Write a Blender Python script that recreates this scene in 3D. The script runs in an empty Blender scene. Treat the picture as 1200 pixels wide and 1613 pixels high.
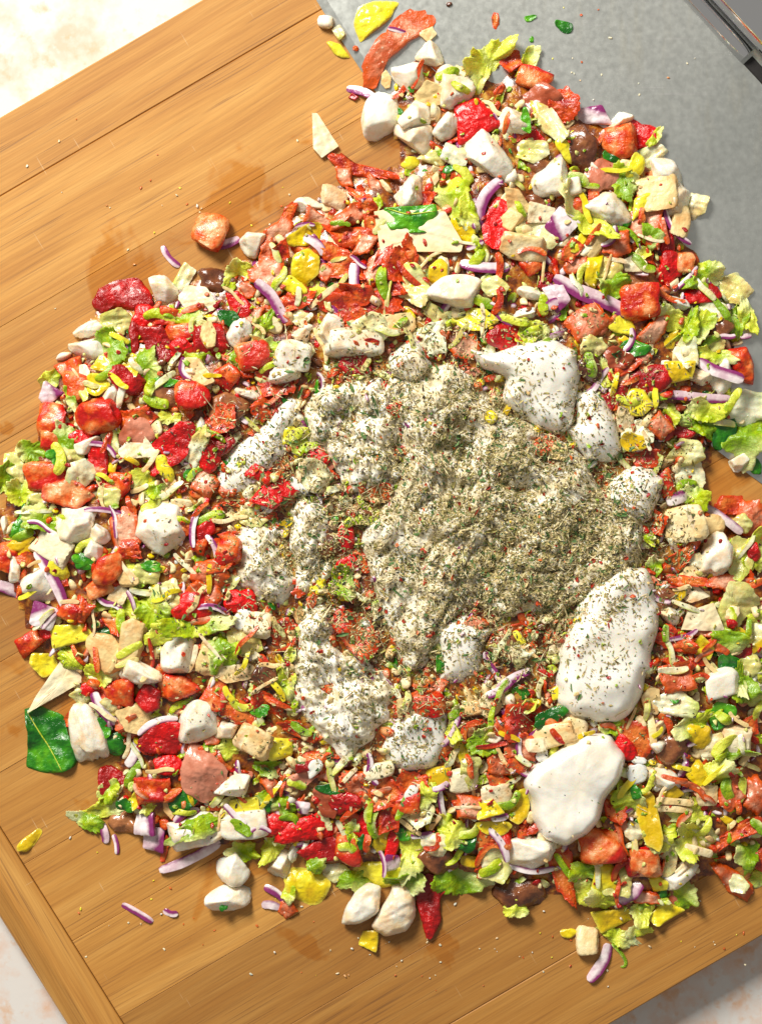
# Chopped salad with herb-topped creamy dressing on a wooden board, steel rocking knife at the top right.
import bpy, bmesh, math, random
import numpy as np
from mathutils import Vector
from mathutils.bvhtree import BVHTree

SC = bpy.context.scene
COL = SC.collection
S = 0.00025            # one design unit = 0.25 mm
HC = 3200.0            # camera height above the board, in design units
rng = np.random.default_rng(11)
random.seed(11)

# ------------------------------------------------------------------ camera
cam = bpy.data.cameras.new('camera')
cam.sensor_fit = 'VERTICAL'; cam.sensor_height = 36.0
cam.lens = 36.0 * HC / 1613.0
cam.clip_start = 0.01; cam.clip_end = 50
cam.dof.use_dof = True; cam.dof.focus_distance = (HC - 45) * S; cam.dof.aperture_fstop = 5.0
camo = bpy.data.objects.new('camera', cam); COL.objects.link(camo)
camo.location = (0, 0, HC * S)
SC.camera = camo

# ------------------------------------------------------------------ light
w = bpy.data.worlds.new('World'); SC.world = w; w.use_nodes = True
w.node_tree.nodes['Background'].inputs[0].default_value = (1.0, 0.965, 0.89, 1)
w.node_tree.nodes['Background'].inputs[1].default_value = 0.27

def area(name, loc, target, size, energy, col):
    l = bpy.data.lights.new(name, 'AREA'); l.shape = 'RECTANGLE'
    l.size, l.size_y = size; l.energy = energy; l.color = col
    o = bpy.data.objects.new(name, l); COL.objects.link(o); o.location = loc
    o.rotation_euler = (Vector(target) - Vector(loc)).to_track_quat('-Z', 'Y').to_euler()
    return o
area('window_light', (-0.62, 1.02, 0.98), (0.02, -0.04, 0), (0.44, 0.50), 41.0, (1.0, 0.955, 0.87))

vs = SC.view_settings
vs.view_transform = 'Standard'; vs.look = 'None'; vs.exposure = 0.0; vs.gamma = 1.0
SC.render.film_transparent = False
SC.cycles.use_denoising = True
SC.cycles.max_bounces = 6

# ------------------------------------------------------------------ node helpers
def sin_(n, k, v):
    n.inputs[k].default_value = v
class NT:
    def __init__(s, name):
        s.m = bpy.data.materials.new(name); s.m.use_nodes = True
        s.t = s.m.node_tree; s.b = s.t.nodes['Principled BSDF']
        s.tc = s.t.nodes.new('ShaderNodeTexCoord'); s.oi = s.t.nodes.new('ShaderNodeObjectInfo')
    def link(s, a, b): s.t.links.new(a, b)
    def math(s, op, a, b=None, clamp=False):
        n = s.t.nodes.new('ShaderNodeMath'); n.operation = op; n.use_clamp = clamp
        for i, v in enumerate((a, b)):
            if v is None: continue
            if isinstance(v, (int, float)): n.inputs[i].default_value = v
            else: s.link(v, n.inputs[i])
        return n.outputs[0]
    def rand(s, mul=37.0): return s.math('MULTIPLY', s.oi.outputs['Random'], mul)
    def mapping(s, scale=(1, 1, 1), rot=(0, 0, 0)):
        n = s.t.nodes.new('ShaderNodeMapping'); n.inputs['Scale'].default_value = scale; n.inputs['Rotation'].default_value = rot
        s.link(s.tc.outputs['Object'], n.inputs[0]); return n.outputs[0]
    def noise(s, scale, detail=3, rough=0.55, vec=None, w=True, dist=0.0):
        n = s.t.nodes.new('ShaderNodeTexNoise'); n.noise_dimensions = '4D'
        n.inputs['Scale'].default_value = scale; n.inputs['Detail'].default_value = detail
        n.inputs['Roughness'].default_value = rough; n.inputs['Distortion'].default_value = dist
        s.link(vec if vec is not None else s.tc.outputs['Object'], n.inputs['Vector'])
        if w: s.link(s.rand(), n.inputs['W'])
        return n.outputs['Fac']
    def voro(s, scale, feature='F1', vec=None):
        n = s.t.nodes.new('ShaderNodeTexVoronoi'); n.voronoi_dimensions = '4D'; n.feature = feature
        n.inputs['Scale'].default_value = scale
        s.link(vec if vec is not None else s.tc.outputs['Object'], n.inputs['Vector']); s.link(s.rand(), n.inputs['W'])
        return n.outputs['Distance']
    def ramp(s, fac, stops):
        n = s.t.nodes.new('ShaderNodeValToRGB'); e = n.color_ramp.elements
        while len(e) < len(stops): e.new(0.5)
        for i, (p, c) in enumerate(stops):
            e[i].position = p; e[i].color = (*c, 1) if not isinstance(c, float) else (c, c, c, 1)
        s.link(fac, n.inputs[0]); return n.outputs[0]
    def mix(s, fac, a, b, mode='MIX'):
        n = s.t.nodes.new('ShaderNodeMix'); n.data_type = 'RGBA'; n.blend_type = mode
        for sock, v in ((n.inputs[0], fac), (n.inputs[6], a), (n.inputs[7], b)):
            if isinstance(v, (int, float)): sock.default_value = v
            elif isinstance(v, tuple): sock.default_value = (*v, 1)
            else: s.link(v, sock)
        return n.outputs[2]
    def attr(s, name='mix'):
        n = s.t.nodes.new('ShaderNodeAttribute'); n.attribute_name = name; return n.outputs['Fac']
    def bump(s, h, strength=0.3, dist=0.001):
        n = s.t.nodes.new('ShaderNodeBump'); n.inputs['Strength'].default_value = strength; n.inputs['Distance'].default_value = dist
        s.link(h, n.inputs['Height']); s.link(n.outputs[0], s.b.inputs['Normal'])
    def out(s, color, rough=0.5, sss=0.0, sscale=0.002, coat=0.0, metal=0.0, spec=0.5, radius=(1, .6, .4)):
        if isinstance(color, tuple): s.b.inputs['Base Color'].default_value = (*color, 1)
        else: s.link(color, s.b.inputs['Base Color'])
        if isinstance(rough, float): s.b.inputs['Roughness'].default_value = rough
        else: s.link(rough, s.b.inputs['Roughness'])
        s.b.inputs['Subsurface Weight'].default_value = sss
        s.b.inputs['Subsurface Scale'].default_value = sscale
        s.b.inputs['Subsurface Radius'].default_value = radius
        s.b.inputs['Coat Weight'].default_value = coat; s.b.inputs['Coat Roughness'].default_value = 0.12
        s.b.inputs['Metallic'].default_value = metal
        s.b.inputs['Specular IOR Level'].default_value = spec
        return s.m
M = {}
# ---- food materials
def food(key, name, stops, nscale, rough=0.35, sss=0.15, sscale=0.0015, coat=0.25, attr=None, astops=None, bscale=600, bstr=0.25, stain=None, speck=None, detail=3, hue=0.0):
    n = NT(name)
    k_ = 1.0 if key in ('MZ', 'DR', 'DM', 'DT', 'ON') else 1.22
    def sat(c):
        l = .3 * c[0] + .59 * c[1] + .11 * c[2]
        return tuple(min(max(l + (v - l) * k_, .004), .95) * (.94 if k_ > 1 else 1) for v in c)
    stops = [(p_, sat(c_)) for p_, c_ in stops]
    if attr is not None: attr = sat(attr)
    fac = n.noise(nscale, detail)
    if hue:  # each piece of the kind has its own tint
        fac = n.math('ADD', fac, n.math('MULTIPLY', n.math('SUBTRACT', n.oi.outputs['Random'], 0.5), hue))
    c = n.ramp(fac, [(min(max(.5 + (p_ - .53) * .5, 0), 1), c_) for p_, c_ in stops])
    if attr is not None:
        a = n.attr()
        a = n.math('ADD', a, n.math('MULTIPLY', n.math('SUBTRACT', n.noise(nscale * 1.7, 2), 0.5), 0.35))
        c = n.mix(n.ramp(a, astops or [(0.35, 0.0), (0.75, 1.0)]), c, attr)
    if stain is not None:
        f = n.ramp(n.math('ADD', n.noise(190, 3), n.math('MULTIPLY', n.math('SUBTRACT', n.math('FRACT', n.rand(7.3)), .5), .16)), [(0.47, 0.0), (0.66, stain[1])])
        c = n.mix(f, c, stain[0])
    if speck is not None:
        f = n.ramp(n.voro(speck[1]), [(speck[2] * 0.6, 1.0), (speck[2], 0.0)])
        c = n.mix(f, c, speck[0])
    h = n.math('ADD', n.noise(bscale, 4), n.math('MULTIPLY', n.noise(bscale * 0.3, 2), 1.5))
    n.bump(h, min(bstr * 1.5, 1.0), 0.0013)
    r = n.ramp(n.noise(350, 2), [(0.3, max(rough - .14, .05)), (0.7, min(rough + .18, 1.0))])
    M[key] = n.out(c, r, sss, sscale, coat)
food('MZ', 'mozzarella', [(0.12, (.80, .66, .42)), (0.42, (.86, .80, .65)), (0.8, (.88, .85, .75))], 130, .33, .4, .0026, .2, stain=((.84, .52, .22), .55), bscale=360, bstr=.26)
food('PV', 'provolone', [(0.3, (.80, .62, .34)), (0.55, (.87, .74, .47)), (0.8, (.90, .82, .60))], 140, .42, .0, .002, .1, stain=((.72, .32, .09), .65), hue=.5)
food('CH', 'sliced_cheese', [(0.3, (.86, .73, .46)), (0.7, (.90, .82, .60))], 90, .45, .0, .002, .1, stain=((.80, .50, .30), .35), bstr=.12)
food('TM', 'tomato_flesh', [(0.2, (.46, .035, .008)), (0.45, (.64, .12, .035)), (0.65, (.73, .25, .11)), (0.85, (.80, .42, .23))], 190, .3, .45, .003, .22, attr=(.52, .018, .010), astops=[(.5, 0.0), (.85, .9)], hue=.14, bstr=.42, speck=((.86, .60, .36), 300, .16))
food('RP', 'roasted_red_pepper', [(0.25, (.30, .002, .004)), (0.55, (.55, .008, .008)), (0.85, (.68, .03, .015))], 110, .28, .0, .0015, .25, bstr=.5, hue=.45)
food('SA', 'salami', [(0.25, (.30, .025, .006)), (0.5, (.58, .11, .022)), (0.75, (.68, .22, .085))], 210, .3, .0, .0012, .3, attr=(.58, .085, .014), speck=((.80, .46, .26), 560, .20), bscale=800, bstr=.4, hue=.3, detail=5)
food('SP', 'soppressata', [(0.25, (.48, .11, .055)), (0.5, (.62, .23, .14)), (0.8, (.76, .44, .31))], 260, .36, .0, .0015, .25, attr=(.60, .12, .03), speck=((.82, .58, .42), 420, .24), bscale=700, bstr=.32, hue=.3, detail=5)
food('HM', 'cured_ham', [(0.2, (.28, .065, .035)), (0.5, (.46, .14, .085)), (0.85, (.62, .28, .20))], 90, .3, .0, .002, .35, bstr=.2, hue=.3)
food('OL', 'brown_olive', [(0.25, (.085, .03, .018)), (0.55, (.20, .075, .038)), (0.85, (.38, .17, .085))], 150, .2, .0, .002, .5, hue=.35)
food('ON', 'red_onion', [(0.25, (.66, .47, .53)), (0.55, (.80, .66, .69)), (0.85, (.88, .80, .79))], 230, .28, .0, .002, .3, attr=(.24, .025, .14), astops=[(.45, 0.0), (.72, 1.0)], bstr=.15, hue=.3)
food('LT', 'lettuce', [(0.2, (.24, .38, .018)), (0.5, (.46, .56, .045)), (0.8, (.68, .70, .17))], 140, .36, .5, .0014, .15, attr=(.76, .76, .40), bscale=500, bstr=.5, hue=.5)
food('LR', 'lettuce_rib', [(0.25, (.66, .64, .28)), (0.55, (.80, .78, .46)), (0.85, (.87, .86, .66))], 130, .28, .4, .002, .35, attr=(.52, .60, .12), astops=[(.6, 0.0), (1.0, .8)], bscale=420, bstr=.35, hue=.5, stain=((.74, .44, .14), .55))
food('YP', 'yellow_pepper', [(0.25, (.66, .46, .012)), (0.55, (.80, .65, .03)), (0.85, (.84, .76, .16))], 120, .24, .0, .002, .4, attr=(.74, .66, .20), astops=[(.7, 0.0), (1.0, .6)], bstr=.25, hue=.4)
food('GB', 'basil', [(0.25, (.015, .10, .006)), (0.55, (.05, .22, .014)), (0.85, (.14, .38, .035))], 170, .28, .0, .001, .4, bscale=420, bstr=.5, hue=.3)
food('DR', 'creamy_dressing', [(0.25, (.87, .81, .68)), (0.7, (.92, .89, .81))], 110, .24, .35, .003, .3, bscale=300, bstr=.12)
food('DM', 'flecked_dressing', [(0.2, (.66, .56, .34)), (0.45, (.84, .77, .60)), (0.7, (.91, .87, .77))], 190, .4, .25, .002, .1, bscale=600, bstr=.3, detail=5)
food('DT', 'seasoned_dressing', [(0.25, (.52, .43, .22)), (0.45, (.74, .64, .42)), (0.7, (.89, .84, .70))], 210, .5, .25, .002, .05, bscale=900, bstr=.5, detail=6)
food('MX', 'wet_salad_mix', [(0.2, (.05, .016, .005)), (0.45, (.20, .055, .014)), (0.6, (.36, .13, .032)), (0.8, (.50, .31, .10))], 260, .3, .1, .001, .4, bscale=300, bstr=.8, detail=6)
for key, nm, c, rg in (('H1', 'herb_khaki', (.42, .34, .13), .7), ('H2', 'herb_tan', (.62, .50, .27), .7), ('H3', 'herb_dark', (.055, .045, .028), .65),
                       ('H4', 'herb_green', (.10, .19, .055), .6), ('H5', 'herb_straw', (.76, .65, .38), .7), ('H6', 'chilli_flake', (.36, .028, .012), .4),
                       ('H7', 'chilli_orange', (.62, .15, .03), .45), ('H8', 'herb_olive', (.31, .265, .09), .7)):
    n = NT(nm)
    c2 = tuple(min(1, v * 1.55) for v in c); c1 = tuple(v * .55 for v in c)
    M[key] = n.out(n.ramp(n.noise(900, 2), [(.3, c1), (.5, c), (.72, c2)]), rg, 0.0, coat=0.0, spec=.35)
M_ORDER = list(M.keys())
MI = {k: i for i, k in enumerate(M_ORDER)}

# ---- wood
def wood():
    n = NT('oak_planks')
    st = n.mapping((1.0, 16.0, 4.0))
    warp = n.noise(3.0, 2, vec=n.mapping((1.6, 5.0, 1.0)))
    ad = n.t.nodes.new('ShaderNodeVectorMath'); ad.operation = 'MULTIPLY_ADD'
    cmb = n.t.nodes.new('ShaderNodeCombineXYZ'); n.link(warp, cmb.inputs[1])
    n.link(cmb.outputs[0], ad.inputs[0]); ad.inputs[1].default_value = (0, .22, 0); n.link(st, ad.inputs[2])
    v = ad.outputs[0]
    g1 = n.noise(9, 6, .62, vec=v)           # broad figure
    v2 = n.t.nodes.new('ShaderNodeVectorMath'); v2.operation = 'MULTIPLY_ADD'
    n.link(cmb.outputs[0], v2.inputs[0]); v2.inputs[1].default_value = (0, .9, 0); n.link(n.mapping((1.0, 46.0, 6.0)), v2.inputs[2])
    g2 = n.noise(30, 5, .62, vec=v2.outputs[0])          # fibres
    pore_v = n.mapping((15.0, 900.0, 60.0))
    pore = n.noise(1.6, 2, .5, vec=pore_v)   # open pores, short dark dashes
    base = n.ramp(g1, [(.28, (.41, .175, .030)), (.5, (.51, .245, .050)), (.72, (.61, .330, .085))])
    fib = n.ramp(g2, [(.34, (.62, .55, .46)), (.58, (1, 1, 1))])
    c = n.mix(.55, base, fib, 'MULTIPLY')
    pf = n.ramp(pore, [(.58, 0.0), (.65, .7)])
    pzone = n.ramp(n.noise(14, 2, vec=n.mapping((1, 3, 1))), [(.38, 0.05), (.55, 1.0)])
    pf = n.math('MULTIPLY', pf, pzone)
    c = n.mix(pf, c, (.22, .095, .025))
    tint = n.ramp(n.oi.outputs['Random'], [(0.0, (.76, .70, .62)), (.35, (1.0, .96, .90)), (.7, (1.10, 1.08, 1.04)), (1.0, (.86, .78, .68))])
    c = n.mix(1.0, c, tint, 'MULTIPLY')
    # oily wet patches, strongest near the salad
    sep = n.t.nodes.new('ShaderNodeVectorMath'); sep.operation = 'DISTANCE'
    n.link(n.tc.outputs['Object'], sep.inputs[0]); sep.inputs[1].default_value = (0.0, 0.0, 0.0)
    d = n.math('MULTIPLY', n.math('SUBTRACT', sep.outputs['Value'], .145), 4.0)
    wn = n.noise(30, 4, .55, w=False, dist=.8)
    wet = n.ramp(n.math('SUBTRACT', wn, d), [(.50, 0.0), (.545, 1.0)])
    c = n.mix(n.math('MULTIPLY', wet, .6), c, n.mix(1.0, c, (.88, .64, .34), 'MULTIPLY'))
    # pale scuffs and knife marks
    scr = n.ramp(n.noise(1.0, 2, .5, vec=n.mapping((900, 35, 1), (0, 0, .5)), w=False), [(.70, 0.0), (.73, .4)])
    c = n.mix(scr, c, (.75, .56, .33))
    rough = n.mix(wet, n.ramp(g2, [(.3, .62), (.7, .52)]), (.30, .30, .30))
    n.bump(n.math('SUBTRACT', n.math('MULTIPLY', g2, .5), n.math('MULTIPLY', pf, .6)), .12, .0003)
    M['WOOD'] = n.out(c, rough, coat=.04)
wood()
def table_mat():
    n = NT('painted_tabletop')
    a = n.noise(36, 6, .65, w=False); b = n.noise(95, 5, .7, w=False); z = n.noise(9, 3, w=False)
    c = n.mix(n.ramp(a, [(.47, 0.0), (.62, .8)]), (.68, .65, .62), (.68, .41, .27))
    c = n.mix(n.ramp(b, [(.53, 0.0), (.66, .75)]), c, (.66, .36, .17))
    c = n.mix(n.ramp(z, [(.5, 0.0), (.7, .3)]), c, (.72, .55, .42))
    c = n.mix(n.ramp(n.noise(260, 3, w=False), [(.60, 0.0), (.72, .5)]), c, (.72, .70, .68))
    n.bump(b, .2, .0006)
    M['TABLE'] = n.out(c, .5)
table_mat()
def steel():
    n = NT('brushed_steel')
    g = n.noise(7, 6, .65, w=False, dist=.6); f = n.noise(420, 3, .6, w=False)
    c = n.ramp(g, [(.3, (.52, .545, .52)), (.68, (.82, .84, .80))])  # broad mottling put into the colour in place of a reflected gradient
    c = n.mix(n.ramp(f, [(.35, .0), (.65, .13)]), c, (.30, .32, .30))
    sc1 = n.ramp(n.noise(1.0, 1, .5, vec=n.mapping((20, 1500, 1), (0, 0, .95)), w=False), [(.63, 0.0), (.66, .8)])
    sc2 = n.ramp(n.noise(22, 2, w=False), [(.5, 0.0), (.65, 1.0)])
    sc = n.math('MULTIPLY', sc1, sc2)
    c = n.mix(sc, c, (.8, .8, .78))
    # grease smears, also painted in to stand for the blade's uneven reflections
    sm = n.ramp(n.noise(1.0, 3, .6, vec=n.mapping((160, 24, 1), (0, 0, -.6)), w=False), [(.52, 0.0), (.68, .8)])
    zone = n.ramp(n.noise(8, 2, w=False), [(.45, 0.0), (.6, 1.0)])
    c = n.mix(n.math('MULTIPLY', n.math('MULTIPLY', sm, zone), .7), c, (.70, .69, .60))
    rough = n.ramp(f, [(.3, .30), (.7, .40)])
    n.bump(f, .03, .0002)
    M['STEEL'] = n.out(c, rough, metal=.95)
    n = NT('polished_steel'); M['CHROME'] = n.out((.90, .90, .92), .08, metal=1.0)
    n = NT('gap_shade_black'); M['BLACK'] = n.out((.012, .010, .010), .5)  # near-black colour standing in for the shade inside the handle gap
steel()
# ------------------------------------------------------------------ mesh helpers
def to_mesh(name, V, F, mats, mi=None, mixv=None, smooth=True, sharp=None):
    """V (n,3) in design units, y down; F (m,3)."""
    V = np.asarray(V, float); F = np.asarray(F, np.int32)
    me = bpy.data.meshes.new(name)
    W = np.empty_like(V); W[:, 0] = V[:, 0] * S; W[:, 1] = -V[:, 1] * S; W[:, 2] = V[:, 2] * S
    F = F[:, ::-1]                                   # y flip turns the winding
    me.vertices.add(len(W)); me.vertices.foreach_set('co', W.astype(np.float32).ravel())
    me.loops.add(F.size); me.loops.foreach_set('vertex_index', np.ascontiguousarray(F).ravel())
    me.polygons.add(len(F)); me.polygons.foreach_set('loop_start', np.arange(0, F.size, 3, dtype=np.int32))
    for m in mats: me.materials.append(m)
    if mi is not None: me.polygons.foreach_set('material_index', np.asarray(mi, np.int32))
    me.polygons.foreach_set('use_smooth', np.full(len(F), smooth))
    if mixv is not None:
        a = me.attributes.new('mix', 'FLOAT', 'POINT'); a.data.foreach_set('value', np.asarray(mixv, np.float32))
    me.update(calc_edges=True); me.validate()
    if sharp: me.set_sharp_from_angle(angle=math.radians(sharp))
    return me
def link(name, me, parent=None, loc=(0, 0, 0), **props):
    o = bpy.data.objects.new(name, me); COL.objects.link(o); o.location = loc
    if parent is not None: o.parent = parent
    for k, v in props.items(): o[k] = v
    return o
def wpos(x, y, z): return ((x - 600) * S, (806.5 - y) * S, z * S)
def pc(x, y, z):
    k = (HC - z) / HC
    return 600 + (x - 600) * k, 806.5 + (y - 806.5) * k

ICO = {}
for lv in (1, 2, 3, 4):
    bm = bmesh.new(); bmesh.ops.create_icosphere(bm, subdivisions=lv, radius=1.0)
    bm.verts.ensure_lookup_table()
    ICO[lv] = (np.array([v.co[:] for v in bm.verts]), np.array([[v.index for v in f.verts] for f in bm.faces], np.int32)); bm.free()

def sn(P, freq, r, k=5):
    """smooth noise in about [-1, 1] from a few random waves"""
    P = np.atleast_2d(P); out = np.zeros(len(P))
    for _ in range(k):
        d = r.normal(size=P.shape[1]); d *= freq * r.uniform(.6, 1.5) / (np.linalg.norm(d) + 1e-9)
        out += np.sin(P @ d + r.uniform(0, 6.28))
    return out / math.sqrt(k) / 1.2
def rotz(V, a):
    a = math.radians(a); c, s = math.cos(a), math.sin(a)
    V = V.copy(); x, y = V[:, 0].copy(), V[:, 1].copy(); V[:, 0] = c * x - s * y; V[:, 1] = s * x + c * y; return V
def tilt(V, ax, ay):
    ax, ay = math.radians(ax), math.radians(ay); V = V.copy()
    y, z = V[:, 1].copy(), V[:, 2].copy(); V[:, 1] = math.cos(ax) * y - math.sin(ax) * z; V[:, 2] = math.sin(ax) * y + math.cos(ax) * z
    x, z = V[:, 0].copy(), V[:, 2].copy(); V[:, 0] = math.cos(ay) * x + math.sin(ay) * z; V[:, 2] = -math.sin(ay) * x + math.cos(ay) * z
    return V

def solid(L, W, H, r, lv=3, style='cut', p=12, rough=.03, fine=.012, dents=1):
    D, F = ICO[lv]
    pl = []
    if style == 'dice':
        for ax in range(3):
            for s in (-1, 1):
                n = np.zeros(3); n[ax] = s; n += r.normal(size=3) * .13; pl.append((n / np.linalg.norm(n), r.uniform(.62, .82)))
        for _ in range(r.integers(0, 3)):
            n = r.normal(size=3); pl.append((n / np.linalg.norm(n), r.uniform(.7, .9)))
    elif style == 'cut':
        for _ in range(r.integers(6, 10)):
            n = r.normal(size=3); n[2] = abs(n[2]) * .7 + .10; pl.append((n / np.linalg.norm(n), r.uniform(.36, .72)))
        pl.append((np.array([0, 0, -1.0]), .6))
    elif style == 'round':
        for _ in range(3):
            n = r.normal(size=3); pl.append((n / np.linalg.norm(n), r.uniform(.72, .95)))
    q = np.ones(len(D))
    for n, c in pl: q += np.maximum(0, D @ n / c) ** p
    R = q ** (-1.0 / p)
    for _ in range(dents):
        n = r.normal(size=3); n[2] = abs(n[2]) * .6; n /= np.linalg.norm(n)
        R = R * (1 - r.uniform(.12, .34) * np.exp(-(1 - D @ n) / r.uniform(.05, .2)))
    V = D * R[:, None]
    lo, hi = V.min(0), V.max(0); V = (V - (lo + hi) / 2) / ((hi - lo) / 2)
    nz = sn(V, 2.2, r) * rough * 2 + sn(V, 5, r) * rough + sn(V, 13, r) * fine + (np.abs(sn(V, 22, r)) - .4) * fine * 1.2
    V = V * (1 + nz)[:, None]
    mixv = np.clip(.5 + .9 * (V @ (lambda n: n / np.linalg.norm(n))(r.normal(size=3))), 0, 1) ** 3
    V = V * np.array([L / 2, W / 2, H / 2])
    return V, F, mixv

def outline_blob(L, W, r, n=48, style='poly', corners=None):
    if style == 'poly':
        k = corners or r.integers(4, 7)
        a = np.sort((np.arange(k) + r.uniform(-.28, .28, k)) / k * 2 * math.pi + r.uniform(0, 6.28))
        pts = np.stack([np.cos(a), np.sin(a)], 1) * r.uniform(.78, 1.1, k)[:, None]
    else:
        a = np.linspace(0, 2 * math.pi, n, endpoint=False)
        rad = 1 + .16 * np.sin(2 * a + r.uniform(0, 6)) + .11 * np.sin(3 * a + r.uniform(0, 6)) + .06 * np.sin(5 * a + r.uniform(0, 6))
        pts = np.stack([np.cos(a), np.sin(a)], 1) * rad[:, None]
    lo, hi = pts.min(0), pts.max(0); pts = (pts - (lo + hi) / 2) / (hi - lo)
    return pts * np.array([L, W])
def resample(pts, n, soft=0):
    pts = np.asarray(pts, float); q = np.vstack([pts, pts[:1]])
    d = np.r_[0, np.cumsum(np.linalg.norm(np.diff(q, axis=0), axis=1))]
    t = np.linspace(0, d[-1], n, endpoint=False)
    o = np.stack([np.interp(t, d, q[:, 0]), np.interp(t, d, q[:, 1])], 1)
    for _ in range(soft): o = (np.roll(o, 1, 0) + 2 * o + np.roll(o, -1, 0)) / 4
    return o
def sheet(pts, th, r, n=48, rings=7, soft=1, jag=0.0, bend=(0, 0), wave=0, wf=.06, ruffle=0, rk=7, fold=0, edge=.5):
    o = resample(pts, n, soft)
    c = o.mean(0)
    size = np.linalg.norm(o - c, axis=1).mean()
    if jag:
        lowj = sn(np.stack([np.cos(np.arange(n) / n * 6.283), np.sin(np.arange(n) / n * 6.283)], 1), 7, r)
        o = c + (o - c) * (1 + jag * (lowj * .6 + r.normal(size=n) * .4))[:, None]
    f = np.linspace(0, 1, rings + 1)[1:] ** .85
    P = [c[None]]
    for k in f: P.append(c + (o - c) * k)
    P = np.vstack(P); ff = np.r_[0, np.repeat(f, n)]; th_ = np.r_[0, np.tile(np.arange(n) / n * 6.283, rings)]
    q = P - c
    z = bend[0] * q[:, 0] ** 2 / max(size, 1) + bend[1] * q[:, 1] ** 2 / max(size, 1)
    if wave: z = z + wave * sn(q, wf, r, 6)
    if ruffle: z = z + ruffle * ff ** 2 * 1.5 * (sn(np.c_[np.cos(th_), np.sin(th_)], rk, r, 6) + .5 * sn(np.c_[np.cos(th_), np.sin(th_), ff], rk * 2.2, r, 6))
    if fold:
        a = r.uniform(0, 3.14); dd = q @ np.array([math.cos(a), math.sin(a)]); z = z + fold * np.abs(dd)
    z = z + min(th, 6) * .09 * sn(q, .55, r, 7) + min(th, 8) * .10 * sn(q, .28, r, 7)
    t = th / 2 * (1 - edge * ff ** 8) * (1 + .25 * sn(q, .12, r))
    N = len(P)
    V = np.vstack([np.c_[P, z + t], np.c_[P, z - t]])
    F = []
    j = np.arange(n); j2 = (j + 1) % n
    F.append(np.stack([np.zeros(n, int), 1 + j, 1 + j2], 1))
    for k in range(rings - 1):
        a, b = 1 + k * n, 1 + (k + 1) * n
        F.append(np.stack([a + j, b + j, b + j2], 1)); F.append(np.stack([a + j, b + j2, a + j2], 1))
    T = np.vstack(F); B = T[:, ::-1] + N
    e = 1 + (rings - 1) * n
    R = np.vstack([np.stack([e + j, e + j + N, e + j2 + N], 1), np.stack([e + j, e + j2 + N, e + j2], 1)])
    Fa = np.vstack([T, B, R])
    mixv = np.r_[ff, ff] ** 2
    V[:, :2] -= c
    return V, Fa, mixv, c
def strip(path, wd, th, r, arch=0, twist=0, taper=.6, n=18, k=10):
    path = np.asarray(path, float)
    d = np.r_[0, np.cumsum(np.linalg.norm(np.diff(path, axis=0), axis=1))]
    t = np.linspace(0, d[-1], n)
    P = np.stack([np.interp(t, d, path[:, 0]), np.interp(t, d, path[:, 1])], 1)
    for _ in range(3): P[1:-1] = (P[:-2] + 2 * P[1:-1] + P[2:]) / 4
    u = t / d[-1]
    T = np.gradient(P, axis=0); T /= np.linalg.norm(T, axis=1)[:, None]; Nn = np.stack([-T[:, 1], T[:, 0]], 1)
    prof = (1 - taper * np.abs(2 * u - 1) ** 3) * np.where((u < .001) | (u > .999), .6, 1) * (1 + .06 * sn(u[:, None], 9, r))
    z = arch * (1 - (2 * u - 1) ** 2) + arch * .25 * sn(u[:, None], 7, r)
    a = np.linspace(0, 2 * math.pi, k, endpoint=False)
    ca, sa = np.sign(np.cos(a)) * np.abs(np.cos(a)) ** .4, np.sign(np.sin(a)) * np.abs(np.sin(a)) ** .4
    V = []; mx = []
    for i in range(n):
        tw = twist * (u[i] - .5)
        lx = ca * wd / 2 * prof[i]; lz = sa * th / 2 * (prof[i] * .5 + .5)
        x = lx * math.cos(tw) - lz * math.sin(tw); zz = lx * math.sin(tw) + lz * math.cos(tw)
        V.append(np.c_[P[i] + Nn[i] * x[:, None], z[i] + zz]); mx.append((ca + 1) / 2)
    V = np.vstack(V); mx = np.concatenate(mx); F = []
    j = np.arange(k); j2 = (j + 1) % k
    for i in range(n - 1):
        A, B = i * k, (i + 1) * k
        F += [np.stack([A + j, A + j2, B + j2], 1), np.stack([A + j, B + j2, B + j], 1)]
    m = len(V); V = np.vstack([V, V[:k].mean(0), V[-k:].mean(0)]); mx = np.r_[mx, .5, .5]
    F += [np.stack([np.full(k, m), j2, j], 1), np.stack([np.full(k, m + 1), (n - 1) * k + j, (n - 1) * k + j2], 1)]
    F = np.vstack(F)
    c = V[:-2, :2].mean(0); V[:, :2] -= c
    return V, F[:, ::-1], mx, c

# ------------------------------------------------------------------ height of what already lies on the board
CELL = 2.0; GX0, GY0 = -140.0, -140.0; GW, GH = 740, 950
HM = np.zeros((GH, GW))
def hget(x, y):
    i = np.clip(((np.asarray(y) - GY0) / CELL).astype(int), 0, GH - 1); j = np.clip(((np.asarray(x) - GX0) / CELL).astype(int), 0, GW - 1)
    return HM[i, j]
def hput(x, y, z):
    i = ((np.asarray(y) - GY0) / CELL).astype(int); j = ((np.asarray(x) - GX0) / CELL).astype(int)
    for di in (0, 1, -1):
        for dj in (0, 1, -1):
            if abs(di) + abs(dj) == 2: continue
            a, b = i + di, j + dj
            ok = (a >= 0) & (b >= 0) & (a < GH) & (b < GW)
            np.maximum.at(HM, (a[ok], b[ok]), z[ok])
def blur(A, k):
    for ax in (0, 1):
        p = np.pad(A, [(k, k) if a == ax else (0, 0) for a in (0, 1)], mode='edge')
        cs = np.cumsum(np.insert(p, 0, 0, axis=ax), axis=ax)
        A = (np.take(cs, np.arange(2 * k + 1, cs.shape[ax]), ax) - np.take(cs, np.arange(0, cs.shape[ax] - 2 * k - 1), ax)) / (2 * k + 1)
    return A
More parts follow.
